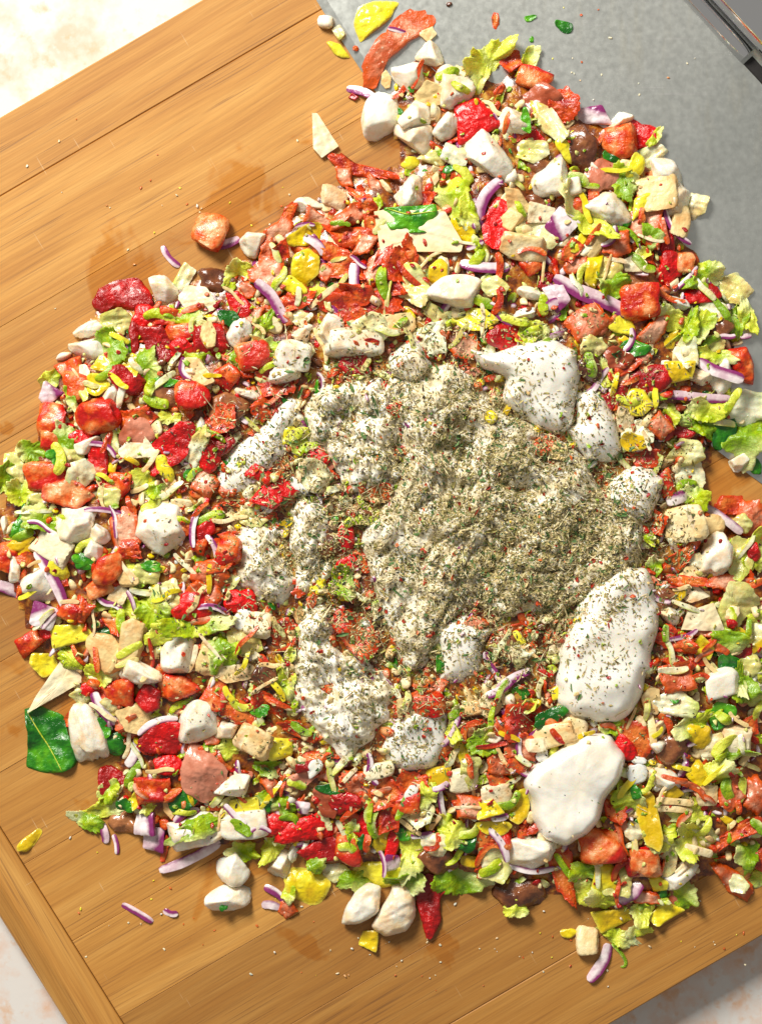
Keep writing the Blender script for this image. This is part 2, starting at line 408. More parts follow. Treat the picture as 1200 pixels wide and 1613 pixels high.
def inside(P, poly):
    poly = np.asarray(poly, float); x, y = P[:, 0], P[:, 1]; r = np.zeros(len(P), bool)
    for (x1, y1), (x2, y2) in zip(poly, np.roll(poly, -1, 0)):
        c = ((y1 > y) != (y2 > y)) & (x < (x2 - x1) * (y - y1) / ((y2 - y1) + 1e-12) + x1); r ^= c
    return r
def edge_dist(P, poly):
    poly = np.asarray(poly, float); best = np.full(len(P), 1e9)
    for a, b in zip(poly, np.roll(poly, -1, 0)):
        ab = b - a; t = np.clip(((P - a) @ ab) / (ab @ ab + 1e-9), 0, 1)
        best = np.minimum(best, np.linalg.norm(P - a - t[:, None] * ab, axis=1))
    return best

# ================================================================== the setting
tv = np.array([[-3000, -3000, -66], [4200, -3000, -66], [4200, 4600, -66], [-3000, 4600, -66]], float)
tv[:, 0] -= 600; tv[:, 1] -= 806.5
link('table', to_mesh('table', tv, [[0, 1, 2], [0, 2, 3]], [M['TABLE']], smooth=False), kind='structure', label='white tabletop with flaking orange and pink paint')

# ------------------------------------------------------------------ cutting board
BA = math.radians(30.2); UX, UY = math.cos(BA), -math.sin(BA); VX, VY = math.sin(BA), math.cos(BA)
def uv(u, v): return u * UX + v * VX, u * UY + v * VY
BO = (620.0, 850.0)
def board_empty():
    e = bpy.data.objects.new('cutting_board', None); COL.objects.link(e)
    e.location = wpos(BO[0], BO[1], 0); e.rotation_euler = (0, 0, BA); e.empty_display_size = .05
    e['label'] = 'honey coloured oak cutting board of glued planks lying under the salad'; e['category'] = 'cutting board'
    return e
board = board_empty()
u0, v0 = BO[0] * UX + BO[1] * UY, BO[0] * VX + BO[1] * VY
def prism(prof_top, zt, zb, bev):
    """polygon prism with a small chamfer, in board coordinates (u, v)"""
    p = np.array(prof_top, float); c = p.mean(0); n = len(p)
    ins = c + (p - c) * (1 - bev / np.maximum(np.abs(p - c), 6).min(1))[:, None] if False else p + np.sign(c - p) * bev
    V = np.vstack([np.c_[ins, np.full(n, zt)], np.c_[p, np.full(n, zt - bev)], np.c_[p, np.full(n, zb)]])
    F = [[0, i, i + 1] for i in range(1, n - 1)] + [[2 * n, 2 * n + i + 1, 2 * n + i] for i in range(1, n - 1)]
    for k in (0, n):
        for i in range(n):
            j = (i + 1) % n; F += [[k + i, k + n + i, k + n + j], [k + i, k + n + j, k + j]]
    V[:, 0] -= u0; V[:, 1] -= v0
    return V, np.array(F)
def uend(v): return -654 + (v - 1123) * .033
VB = [160, 268, 446, 604, 752, 902, 1052, 1196, 1339, 1480, 1625, 1750, 1877]
for i in range(len(VB) - 1):
    a, b = VB[i] + (.2 if i else 0), VB[i + 1] - (.2 if i < len(VB) - 2 else 0)
    V, F = prism([(uend(a), a), (1130, a), (1130, b), (uend(b), b)], rng.uniform(-.4, .2), -64, .55 if 0 < i < len(VB) - 2 else 2.0)
    link('plank', to_mesh('plank', V, F, [M['WOOD']], smooth=False), board)
# end strip across the grain, a little proud, with a broad chamfer on its outer side
prof = [(-1, 2.0), (-2, 4.0), (-46, 4.5), (-50, 3.2), (-78, -16), (-81, -20), (-81, -64), (-1, -64)]
V = []; nv = 26
for k in range(nv):
    vv = 140 + (1890 - 140) * k / (nv - 1)
    for du, z in prof: V.append((uend(vv) + du, vv, z + (rng.normal() * .25 if z > -50 else 0)))
V = np.array(V); F = []; m = len(prof)
for k in range(nv - 1):
    for j in range(m):
        a, b, c, d = k * m + j, k * m + (j + 1) % m, (k + 1) * m + (j + 1) % m, (k + 1) * m + j
        F += [[a, b, c], [a, c, d]]
F += [[0, j + 1, j] for j in range(1, m - 1)] + [[(nv - 1) * m, (nv - 1) * m + j, (nv - 1) * m + j + 1] for j in range(1, m - 1)]
V[:, 0] -= u0; V[:, 1] -= v0
# turn its grain across the board: mesh rotated by 90 degrees inside its own object
Vr = V.copy(); Vr[:, 0], Vr[:, 1] = V[:, 1].copy(), -V[:, 0].copy()
o = link('end_strip', to_mesh('end_strip', Vr, np.array(F), [M['WOOD']], smooth=False), board)
o.rotation_euler = (0, 0, -math.pi / 2); o['label'] = 'narrow cross-grain strip with a chamfered outer edge'

# ------------------------------------------------------------------ steel rocking knife
CB = np.array([2706.0, -1327.0]); RB = 2576.0
TB = np.array([.678, .735]); NB = np.array([.735, -.678])
knife = bpy.data.objects.new('rocking_knife', None); COL.objects.link(knife); knife.location = wpos(1000, 150, 0)
knife['label'] = 'wide grey steel rocking knife with a polished handle lying under the salad'; knife['category'] = 'knife'
kx, ky = 1000.0, 150.0
V = []; F = []
na = 60
for k in range(na):
    a = math.radians(132.7 - 17 + 34 * k / (na - 1))
    d = np.array([math.cos(a), math.sin(a)])
    e = CB + RB * d
    t = (e - CB) @ TB
    topp = CB + TB * t + NB * (860 - CB @ NB)
    for fr, zt in ((0, 1.6), (14, 6.0), (40, 7.0), (None, 7.0)):
        q = e - d * fr if fr is not None else topp
        V.append((q[0] - kx, q[1] - ky, zt))
    V.append((topp[0] - kx, topp[1] - ky, .6)); V.append((e[0] - kx, e[1] - ky, .6))
for k in range(na - 1):
    for j in range(6):
        a, b, c, d = k * 6 + j, k * 6 + (j + 1) % 6, (k + 1) * 6 + (j + 1) % 6, (k + 1) * 6 + j
        F += [[a, c, b], [a, d, c]]
link('blade', to_mesh('blade', np.array(V), np.array(F), [M['STEEL']], smooth=False), knife)
def sweep(name, prof, t0, t1, mat, smooth=True, nn=12):
    V = []; F = []; m = len(prof)
    for k in range(nn):
        t = t0 + (t1 - t0) * k / (nn - 1)
        for n_, z in prof:
            q = TB * t + NB * n_; V.append((q[0] - kx, q[1] - ky, z))
    for k in range(nn - 1):
        for j in range(m):
            a, b, c, d = k * m + j, k * m + (j + 1) % m, (k + 1) * m + (j + 1) % m, (k + 1) * m + j
            F += [[a, b, c], [a, c, d]]
    F += [[0, j + 1, j] for j in range(1, m - 1)] + [[(nn - 1) * m, (nn - 1) * m + j, (nn - 1) * m + j + 1] for j in range(1, m - 1)]
    return link(name, to_mesh(name, np.array(V), np.array(F), [mat], smooth=smooth), knife)
bp = [(802 - 13.5 * math.cos(t), 6.2 + 17 * math.sin(t) ** .8) for t in np.linspace(0, math.pi, 16)]
sweep('bolster', bp, 300, 862, M['CHROME'])
sweep('gap_shade_strip', [(789, 6.5), (791, 8.6), (807, 8.6), (809, 6.5)], 868, 1200, M['BLACK'], smooth=False)  # solid black strip, painted shade for the dark gap below the handle
hp = []
for k in range(36):
    a = 2 * math.pi * k / 36; hp.append((850 - 37 * math.cos(a), 40 + 33 * math.sin(a)))
sweep('handle', hp, 250, 1200, M['CHROME'], nn=24)
gy, gx = np.mgrid[0:GH, 0:GW]
GP = np.c_[(gx.ravel() * CELL + GX0), (gy.ravel() * CELL + GY0)]
onb = np.linalg.norm(GP - CB, axis=1) < RB
HM = np.maximum(HM, np.where(onb, 7.0, 0).reshape(GH, GW))

# ------------------------------------------------------------------ the heap underneath
PILE = [(600, 170), (640, 90), (700, 100), (760, 110), (830, 110), (900, 160), (980, 215), (1040, 270), (1075, 350), (1120, 430), (1165, 500), (1165, 600), (1185, 690), (1120, 690),
        (1090, 760), (1130, 830), (1200, 850), (1260, 1000), (1260, 1250), (1190, 1350), (1090, 1375), (1050, 1425), (980, 1440), (920, 1400), (840, 1395), (780, 1390), (700, 1375), (620, 1360), (520, 1360),
        (430, 1330), (330, 1320), (230, 1310), (170, 1260), (200, 1200), (130, 1110), (90, 1050), (60, 1000), (30, 930), (0, 880), (20, 790), (70, 730), (80, 650), (120, 570), (160, 500),
        (270, 470), (380, 430), (440, 370), (510, 320), (570, 290), (640, 270), (640, 230)]
pi_ = inside(GP, PILE); pd = np.where(pi_, edge_dist(GP, PILE), 0)
MOUND = (np.where(pi_, 6 + 52 * (1 - np.exp(-pd / 110.0)), 0)).reshape(GH, GW)
MOUND = blur(MOUND, 6)
HM = np.maximum(HM, MOUND * .8)
# ================================================================== the pieces, one line each
# KIND x y length width [angle]   or   KIND @ox,oy x,y x,y ... (outline, thirds of a unit from ox,oy)   ^ = lies on the dressing   ! = label of its own | how others refer to it
DATA = '''
MZ 513 33 24 20 10
LR 533 50 20 13 60
YP 533 78 40 17 40 !small yellow-green pepper curl at the tip of the steel blade|the small yellow curl at the blade tip
YP @400,0 490,30 560,0 690,0 640,90 560,150 500,200 470,110 !bright yellow pepper piece cut off by the top edge|the topmost yellow pepper
SP @400,0 525,390 520,290 610,150 700,50 745,25 860,90 850,130 740,190 640,270 600,340 570,425 !long pink salami strip with orange rim lying on the steel blade|the long pink salami strip on the blade
ON 627 48 30 9 15
PV 673 53 26 22 30
MZ 680 82 44 36 20
MZ 645 118 66 52 20
PV 677 148 42 42 0
MZ 710 137 62 60 35
MZ 600 182 58 76 10
PV 608 125 26 15 85
ON 573 147 52 17 25
RP 557 152 16 13 0
MZ 653 176 50 54 0
MZ 655 215 58 60 -20
MZ 703 195 38 40 0
LR 683 247 46 28 0
LR 717 243 38 28 30
YP 647 257 28 20 10
RP 747 190 70 60 -30 !shiny red pepper chunk between white mozzarella near the blade|the shiny red pepper by the upper mozzarella
MZ 770 240 84 74 10 !large crumbly cheese chunk stained orange near the top|the large crumbly cheese chunk
CH @400,0 275,535 300,535 400,690 320,745 280,700 !pale cheese triangle standing off the upper edge of the pile|the lone pale cheese triangle
SA @400,0 325,715 420,720 480,765 560,785 690,820 690,850 500,830 420,810 370,770 !thin orange salami strip beside the lone cheese triangle|the thin orange salami strip
SP 543 277 38 26 60
MZ 643 300 46 52 0
LT 715 305 92 50 75 !long olive-green romaine piece right of the cheese slab|the long olive-green romaine
LT 738 337 52 24 80
YP 728 362 48 30 50
ON 765 318 76 24 -65 !wide purple onion slice standing beside a red pepper block|the wide purple onion slice
RP 783 350 44 80 8 !tall red pepper block below the purple onion slice|the tall red pepper block
CH @400,0 570,1000 620,990 900,1000 985,1150 975,1190 600,1185 !cream cheese slab with a basil leaf on top|the cheese slab with basil
GB @400,0 615,980 860,965 865,1010 840,1095 740,1100 640,1080 620,1020 +!bright basil leaf lying on the cream cheese slab|the basil on the slab
SA @400,0 325,1060 400,1055 540,1080 595,1110 590,1170 490,1190 390,1160 !rust red salami slice left of the cream cheese slab|the rust red salami slice
SP 557 337 74 34 -8
MZ 483 322 48 27 10
PV 527 310 42 30 20
SP 437 365 66 34 -50
YP 480 370 58 30 -20
ON 480 354 28 8 -5
MZ 402 380 46 42 -30
ON 497 385 38 18 40
SA 473 388 38 26 10
SP 593 297 56 17 60
SA 570 312 66 20 40
GB 835 28 18 9 -15
GB 888 41 28 17 20 !green leaf scrap alone on the upper steel blade|the green scrap on the blade
GB 837 62 9 7 80
SA 780 32 12 24 0
OL 707 6 9 7 0
SA 560 76 9 9 0
LT $728,97 745,77 777,60 815,55 812,75 790,95 765,125 750,143 735,128 !pale lettuce piece with green base resting on the blade|the pale lettuce on the blade
LT 830 103 60 20 -60
SA 805 95 34 38 0
TM 840 123 54 36 20
HM 855 157 64 48 30
SA 887 163 48 54 10
LR 865 190 74 34 50
GB 828 190 38 14 80
MZ 810 188 46 50 0
OC 935 182 56 38 27 !pale onion block with purple edge against the steel blade|the purple-edged onion block
MZ 977 187 44 20 -25
RP 1008 210 56 44 35
TM 975 222 58 52 0
OL 915 235 48 78 10
YP 890 235 42 20 70
HM 948 278 54 54 0
GB 963 245 26 22 0
LR 1028 245 40 34 -30
LT 1032 215 32 12 -50
YP 1000 263 26 44 10
LT 982 287 38 46 0
PV 987 262 28 22 20
MZ 1052 272 66 52 20
PV 1035 302 62 58 0
MZ 1070 303 44 70 0
LR 1095 322 34 38 20
PV 1073 345 26 52 10
MZ 868 277 60 62 0 !round white mozzarella lump in the upper middle|the round mozzarella lump
MZ 903 293 27 27 0
LR 840 237 44 32 0
OL 847 258 34 24 0
MZ 957 328 80 54 25 !torn white mozzarella wedge near the blade's middle|the torn mozzarella wedge
LT 917 342 92 34 50
YP 1010 322 54 22 -60
SP 1017 353 48 64 0
RP 1052 385 22 48 0
ON 1062 358 64 11 55
OC 885 352 38 38 40
LR 850 365 64 52 10
PV 813 317 50 30 50
PV 850 335 38 30 0
OL 852 315 42 24 10
PV 825 388 64 38 0
YP 915 380 44 14 -60
PV 943 378 54 20 -60
SP 972 383 40 44 10
LT 1027 370 28 32 0
SA 900 394 38 26 -40
TM 330 363 54 50 20 !loose tomato dice on the bare board at upper left|the loose tomato dice
ON 360 383 34 18 -20
ON 268 405 38 13 50 !small purple onion sliver alone on the board|the lone purple onion sliver
RP @0,400 430,230 470,160 560,110 650,110 700,160 735,240 700,280 620,270 560,250 500,260 480,295 !large folded red pepper at the upper left rim|the large folded red pepper
MZ 253 457 52 46 40
LR 290 437 38 20 -60
LR 183 505 48 38 0
MZ 138 517 48 26 -20
MZ 135 548 62 34 0 !flat white mozzarella chip at the upper left rim|the flat mozzarella chip
MZ 100 560 26 13 0
LT 173 547 42 52 0
YP 183 577 70 32 15
LT 230 577 36 52 0
RP @0,400 640,340 770,340 835,460 810,500 770,525 700,490 680,420 !smooth flat red pepper square below the folded red pepper|the smooth red pepper square
RP 230 500 44 36 0
RP 212 530 16 52 0
RP 285 550 38 30 0
TM 262 498 44 34 0
TM 287 522 58 30 0
PV 312 473 58 42 0
LT 297 500 52 24 0
OL 347 443 74 36 10 !long brown olive piece at the upper rim|the long brown olive
RP 377 482 54 30 50
GB 360 500 32 24 0
LT 377 428 38 42 30
RP 330 537 52 50 0
PV 328 527 22 42 10
PV 312 585 58 32 35
MZ 375 527 38 52 10
TM 357 593 46 46 0
TM 112 583 46 42 0
LT 78 597 30 26 0
OC 78 620 38 36 0 !lavender onion square on the left rim|the lavender onion square
TM 80 660 50 52 0
TM 118 610 44 44 0
PV 133 590 16 32 0
LR 127 613 42 14 60
LT 112 625 14 42 0
YP 153 605 34 32 0
MZ 172 625 30 44 0
MZ 190 620 13 48 0
RP 200 600 58 38 30
TM 157 655 62 52 0 !glossy pink tomato lump inside the left rim|the glossy pink tomato
GB 257 602 42 15 -5
OL 257 623 58 42 0
TM 303 620 54 50 0
OL 357 645 54 60 30
LT 102 690 30 46 0
RP 128 688 38 24 0
TM 82 695 38 34 0
SA 213 660 62 38 0
HM 215 682 52 42 0
SA 170 690 52 10 -70
LT 267 658 32 17 0
PV 218 710 60 24 -5
MZ 137 702 48 25 0
RP 270 705 100 48 -40 !bumpy bright red pepper strip left of the dressing|the bumpy red pepper strip
YP 260 738 42 22 70
LR 305 707 78 26 -60
RP 155 727 32 62 0
LT 47 710 38 30 0
GB 88 720 30 22 0
LR 110 720 38 32 0
TM 72 747 64 44 0
TM 105 778 82 48 0 !wide orange tomato chunk near the left picture edge|the wide orange tomato
LR 128 747 38 48 60
LR 25 733 32 46 0
LT 8 755 36 40 0
LT 33 775 42 32 0
LR 60 787 28 24 0
TM 187 763 40 48 0
LR 173 780 34 38 0
LT 223 753 36 28 0
LT 247 773 28 18 0
RP 325 722 40 44 0
SP 323 760 42 46 0
MZ 255 828 80 82 30 !big rounded mozzarella half dusted with herbs at left|the big herb-dusted mozzarella
SP 197 838 46 70 10
SA 203 867 38 32 0
MZ 115 828 60 52 10 !smooth white mozzarella lump near the left edge|the smooth left mozzarella
MZ 157 843 34 32 0
MZ 147 867 30 32 0
PV 80 862 62 42 30
LT 63 818 54 38 0
GB 27 830 36 16 -60
YP 33 855 44 20 -25
TM 8 878 38 42 0
MZ 6 828 14 30 0
MZ 23 897 20 42 0
SA 40 880 42 22 0
MZ 60 922 54 62 0
ON 82 912 90 22 62 !long lavender onion strip across a mozzarella chunk at left|the long lavender onion strip
SA 33 920 12 42 10
ON 10 927 44 24 20
YP 93 897 32 42 0
GB 133 885 36 24 0
TM 170 897 48 44 0
PV 200 910 30 26 0
LR 230 903 38 38 0
GB 238 892 32 16 10
PV 187 937 34 32 0
LT 198 962 42 32 -10
ON 208 947 32 9 70
TM 110 963 42 38 0
SA 130 960 32 42 0
OC 68 970 42 38 30
ON 77 977 30 10 -50
RP 80 993 32 28 0
TM 47 1013 50 50 0
YP 110 1000 62 34 -10 !yellow pepper lump above the cheese triangle at left|the left yellow pepper
YP 70 1047 50 36 40
CH @0,800 400,625 455,700 445,790 290,880 130,970 170,890 290,720 +!large cream cheese triangle jutting over the left rim|the large cheese triangle
PV 167 1027 66 42 60
PV 205 1015 76 38 105
LT 155 1063 36 30 0
LT 240 960 44 66 -20
LR 263 940 52 50 0
LT 307 985 94 40 0
LT 350 1027 40 54 0
MZ 280 1030 54 66 0
PV 330 1035 40 50 10
MZ 223 1067 68 40 20
TM 277 1083 74 42 10
TM 340 1097 48 56 0
TM 190 1090 58 52 0
RP 143 1087 34 20 0
RP 233 1100 40 44 0
ON 163 1117 54 22 55
LR 127 1097 30 26 0
MZ 133 1153 92 54 75 +!egg shaped mozzarella piece leaning on the big basil leaf|the egg shaped mozzarella
SA 110 1133 18 22 0
PV 215 1135 58 46 0
SP 192 1142 24 24 0
ON 247 1140 60 13 -22 +!vivid purple onion sliver above the red pepper at lower left|the vivid purple onion sliver
RP 265 1165 86 50 10
MZ 308 1137 68 64 0 !blocky mozzarella cube above the ham slab|the blocky mozzarella cube
MZ 353 1153 38 30 0
GB $37,1117 63,1112 100,1128 108,1160 125,1190 120,1205 100,1218 70,1218 40,1210 45,1160 !big dark green basil leaf on the board at lower left|the big basil leaf
GB 180 1170 58 38 0
GB 163 1147 24 32 0
ON 212 1183 48 20 -70
LT 358 1180 38 32 0
PV 393 1165 42 38 30
SA 373 1120 64 36 20
RP 180 1235 54 48 0
TM 240 1245 62 48 0
RP 270 1205 54 32 0
LT 172 1247 34 26 -50
LT 163 1275 76 24 -15
LT 135 1293 48 22 20 !green lettuce strip reaching onto the board at lower left|the lower left lettuce strip
GB 197 1270 28 18 20
YP 212 1260 12 32 0
OL 197 1297 54 34 0
ON 165 1313 28 16 80
ON 183 1330 28 10 80
OC 228 1300 32 34 0
OC 243 1322 38 36 20
HM $300,1167 325,1180 345,1200 360,1215 355,1232 345,1258 325,1268 300,1255 285,1240 283,1215 +!thick pink-brown ham slab with smooth top at lower left|the thick ham slab
MZ 365 1242 60 34 -15 +
GB 287 1263 42 38 20
ON 293 1283 38 15 -25
MZ @0,1200 780,290 850,290 950,235 1010,250 1080,350 1000,395 820,435 !flat white cheese wedge topped with a lettuce streak|the flat white wedge
LT 312 1307 80 28 -25 +
MZ 385 1300 74 46 -10
ON 300 1352 94 20 -25 !long dark purple onion slice along the lower left rim|the long dark onion slice
SA 260 1337 38 11 -75
MZ 367 1372 50 50 -20
MZ 360 1415 74 42 -15 !white mozzarella wedge alone on the board at lower left|the lone mozzarella wedge
GB 352 1430 12 11 0
ON 217 1438 50 13 30 !pink onion stick alone on the lower left board|the lone pink onion stick
ON 269 1438 21 13 0
YP 47 1325 46 18 -45 !small yellow scrap beside the board's end strip|the yellow scrap by the end strip
YP 385 1270 44 26 0
LT 443 1270 36 28 0
HM @400,1200 290,110 400,100 410,190 380,270 320,265 275,150 !upright pink ham strip with marbled edge|the upright ham strip
SP 520 1222 44 28 0
GB 517 1244 38 15 15 +
HM 475 1228 64 22 -20
RP 488 1208 44 20 0
SP 427 1235 34 40 0
OC 477 1272 22 20 0
RP 487 1308 100 38 -10 !long dark glossy red pepper strip in the lower middle|the long dark pepper strip
RP 433 1300 52 34 0
RP 577 1298 54 32 -60
RP 510 1340 74 40 0
TM 550 1338 42 42 0
SA 600 1250 64 50 0
SA 613 1285 34 54 10
GB 572 1327 28 24 0
LT 555 1312 20 32 0
YP 597 1332 30 26 0
RP 618 1327 18 54 10
ON 603 1360 40 9 80
OC 617 1360 26 26 0
LT @400,1200 665,300 710,250 760,330 830,390 800,440 835,450 780,540 720,580 680,560 700,440 670,380 !tall ruffled pale green lettuce in the lower middle|the tall ruffled lettuce
LR 660 1280 44 42 0
MZ 440 1360 34 50 10
LT 432 1335 28 52 20
MZ 462 1343 16 32 0
LT 500 1360 28 26 0
LR 528 1373 38 28 0
YP @400,1200 140,540 180,500 280,505 370,570 355,610 330,660 280,685 220,665 150,620 !wide yellow pepper piece at the bottom rim|the wide yellow pepper
LT 455 1410 18 24 0
ON 435 1408 38 16 35
ON 427 1427 26 17 10
SP 452 1433 28 28 0
YP 595 1378 74 42 0
MZ @400,1200 410,780 430,700 480,620 540,575 600,600 590,720 500,775 !pointed mozzarella piece at the bottom, left of its twin|the pointed bottom mozzarella
MZ @400,1200 550,790 600,700 650,620 650,580 720,580 760,640 765,740 720,810 620,835 !rounded mozzarella piece beside the hanging red pepper|the rounded bottom mozzarella
YP 583 1482 30 30 20 !tiny yellow pepper square below the bottom mozzarella|the tiny bottom yellow square
RP @400,1200 810,530 840,530 880,570 915,600 880,640 885,750 845,840 815,845 790,740 765,670 780,590 !red pepper tongue hanging over the bottom rim|the hanging red pepper
LT 720 1387 80 42 0
OL 690 1357 64 44 0
LR 685 1333 40 34 0
LT 713 1313 42 44 0
GB 737 1330 28 26 0
SP 745 1273 48 48 0
SA 760 1320 44 44 0
YP 777 1303 54 24 0
YP 770 1277 40 30 0
ON 787 1288 24 14 -10
LR 777 1360 48 54 0
ON 787 1330 54 15 60 +
PV 730 1230 44 34 0
LR 740 1213 28 42 10
PV 780 1253 44 30 0
SA 787 1230 48 24 30
ON 695 1267 44 12 80
LT 672 1255 24 38 10
OL 815 1408 74 60 -20
MZ 833 1347 80 52 0 !domed white mozzarella on a purple onion slice|the domed mozzarella
ON 838 1370 64 12 0
LT 812 1433 30 24 0
SA 887 1372 112 34 75
LT 918 1375 40 28 0
LT 923 1405 52 38 0
YP 952 1387 40 46 0
LR 973 1390 54 52 -30
ON 993 1407 40 28 -40
TM 950 1335 70 50 0 !round orange-brown tomato below the clean dollop|the round orange-brown tomato
RP 997 1368 24 28 0
TM 1017 1363 54 44 0
RP 1015 1345 40 19 0
YP 1022 1288 104 32 80 +!long bright yellow pepper strip right of the clean dollop|the long yellow pepper strip
MZ 1047 1230 58 36 25
YP 1060 1250 32 26 0
TH 1063 1263 52 10 0
TH 1062 1275 50 9 4
LT 1090 1283 74 22 -10
LT 1085 1325 42 50 0
LR 1110 1310 42 44 0
TH 1100 1340 40 12 15
MZ 1073 1380 64 36 -25
LR 1053 1345 30 62 0
YP 1037 1393 30 26 0
SP 1017 1415 48 20 0
LT 1012 1440 30 38 0
YP 1047 1440 56 38 10
LT 1075 1413 40 38 30
HM 1060 1418 16 24 0
YP 963 1447 66 42 10 !flat yellow pepper chip at the bottom right rim|the bottom right yellow chip
LT 973 1475 54 24 15
LT 1005 1468 34 16 -10
PV 925 1483 34 42 -5 !pale yellow square alone below the bottom right rim|the lone pale yellow square
YP 895 1470 25 15 -10
ON ~18 $958,1487 953,1510 940,1530 927,1546 !curved lavender onion sliver on the board at bottom right|the curved onion sliver
LT ~6 $963,1487 977,1500 986,1515 984,1524 977,1523 !thin curling lettuce thread on the board at bottom right|the lettuce thread
SP @800,1200 945,480 990,475 1090,520 1150,580 1165,620 1130,660 1050,630 1010,570 !ragged pink salami flap at the lower right rim|the ragged pink flap
LR 1163 1393 28 26 20 +
SA @800,1200 945,440 990,370 1080,290 1200,250 1200,330 1080,370 1000,430 !dark orange salami strip at the right edge near the bottom|the dark orange salami strip
SA @800,1200 975,455 1080,460 1200,520 1260,500 1240,400 1150,410
LT 1177 1343 32 50 10
PV 1113 1253 40 36 20
SP 1153 1250 40 52 0
SP 1190 1253 42 62 0
YP 1100 1220 36 46 0
LT 1195 1385 26 24 0
SA 968 1275 34 54 0
LT 990 1263 40 52 0
LR 1000 1310 30 30 0
GB 1001 1248 18 22 0
SA 1030 820 44 44 0
PV 1080 825 62 52 0
SA @800,800 710,330 740,240 840,180 910,110 905,170 840,270 770,340 !glossy dark orange salami curl right of the dressing|the glossy salami curl
PV 1120 830 36 34 0
MZ 1128 878 50 76 10 !oval white cheese piece with an orange stain at right|the orange-stained oval cheese
LR 1167 880 40 60 0
ON 1140 818 64 18 35
LR 1167 825 34 28 0
SP 1185 820 50 60 0
LT 1190 870 34 52 0
RP 1187 870 20 28 0 +
SA 1080 915 84 18 5
SP 1147 917 70 26 -8
OL 1050 945 38 54 0
MZ 1057 970 32 32 0
YP 1068 937 24 20 0
PV 1090 935 50 30 0
CH @800,800 820,575 850,490 970,450 1020,575 990,582 !four sided cheese slice at right of the dressing|the right cheese slice
LR 1160 955 58 72 0
YP 1165 998 18 18 0
RP 1152 983 18 14 20 +
SP 1113 997 44 17 5
SP 1140 1013 48 34 0
RP 1168 1023 28 38 0
LR 1193 1003 36 48 0
SA 1058 1007 54 34 20
SA 1077 1043 74 18 5
SA 1080 1020 40 34 0
YP 1107 1020 36 38 0
SP 1067 1067 54 44 0
GB 1147 1043 32 26 0
LR 1177 1047 36 34 0
MZ 1140 1077 54 46 0 !folded mozzarella piece near the right edge|the folded right mozzarella
LT 1167 1073 15 52 0
LT 1180 1093 38 40 0
LR 1190 1075 30 36 0
LR 1065 1110 62 38 0
LT 1093 1140 70 24 -25
YP 1100 1160 38 36 0
LR 1120 1177 44 38 0
GB 1137 1127 38 40 0
SA 1170 1148 54 34 0
PV 1157 1168 54 46 0
LT 1163 1187 54 16 0
OL 1060 1175 54 52 0
PV 1038 1150 20 40 10
MZ 1037 1177 26 20 0
TH 1027 1150 42 11 85
SA 1000 1165 74 42 70
RP 985 1180 34 38 0
LT 963 1147 30 22 0
SA 825 1138 74 56 -20 !speckled red salami slice left of the clean dollop|the speckled salami slice
GB 867 1130 54 26 -20 +!dark wet basil shred above the clean dollop|the dark basil shred
PV 900 1133 42 22 -20
PV 873 1160 62 34 -20
PV 907 1155 34 42 0
SP 820 1178 50 42 0
GB 820 1092 30 22 0
ON 808 1070 54 18 -30
LR 820 1030 40 44 0
SA 825 1205 50 30 30
PV 845 1175 30 20 0
SP 790 1205 40 40 0
YP 815 1270 40 50 0
ON ~24 $873,437 913,460 960,477 997,497 !long lavender onion strip in the upper right of the pile|the upper lavender onion strip
OC 877 467 44 44 0
ON 868 480 34 17 -30
SP 925 507 74 66 0 !round pinkish salami flap above the dressing|the round salami flap
LT 963 445 42 38 20
PV 1000 415 34 28 0
LR 957 420 44 34 0
YP 935 420 24 54 10
TM 1007 473 66 62 0 !orange-red tomato dice with curled skin at upper right|the upper right tomato dice
OL 993 457 46 44 -20
RP 1055 422 38 52 0
TM 1078 412 36 34 0
LT 1107 435 58 34 -10
RP 1105 463 60 30 -10
LR 1157 455 48 46 30
LR 1120 487 48 28 10
LT 1160 505 32 54 0
LT 1178 497 22 50 -30
LT @800,400 735,440 820,360 870,250 900,240 910,310 880,400 820,450 !bright green lettuce blade left of the steel edge|the bright lettuce blade
SP @800,400 605,400 650,340 730,265 765,300 740,370 690,450 620,440 !marbled grey-pink ham chunk above the red pepper wedge|the marbled ham chunk
YP 980 513 40 30 -10
LR 933 547 40 42 0
GB 997 550 48 28 0
SA 987 577 48 22 -30
HM 973 563 40 34 0
RP @800,400 550,610 600,550 690,520 785,530 790,590 740,640 640,680 !bright red pepper wedge at right of the dressing|the bright red pepper wedge
RP 970 627 44 48 0
YP 1000 633 48 44 30
LR 1003 683 48 50 0
YP 998 695 40 30 0
SP 1040 670 40 44 0
RP 1077 678 48 27 0 !small round-ended red pepper strip above the bare board gap|the small red strip by the gap
LR 1083 557 40 48 0
YP 1070 583 46 32 0
ON ~19 $1100,567 1120,582 1170,598 !pale onion stick near the right picture edge|the pale onion stick
MZ 1107 593 40 26 0
MZ 1140 587 40 60 0
TM @800,400 1035,450 1130,435 1165,520 1165,620 1110,600 1060,540 !salmon tomato slab at the right on the blade|the salmon tomato slab
ON ~15 $1023,622 1067,622 1113,627 1153,628 !straight purple onion strip at right beside the red wedge|the straight purple onion strip
LT @800,400 780,780 900,700 960,740 990,830 985,890 900,850 800,800 !broad green lettuce leaf hanging over the blade edge|the broad lettuce leaf
GB 1140 678 32 56 10
LR 1177 640 62 52 0
LT 1173 690 54 70 10
MZ 1167 727 40 28 -10
GB 1190 735 26 18 60
OL 1133 517 40 30 0
ON 1173 530 16 11 -10
MZ 833 460 38 20 10
MZ 827 493 38 16 0
RP 795 530 50 44 0
LT 838 523 42 30 0
OL 930 580 40 46 0
LR 1080 715 54 44 0
LR 1087 755 46 50 30
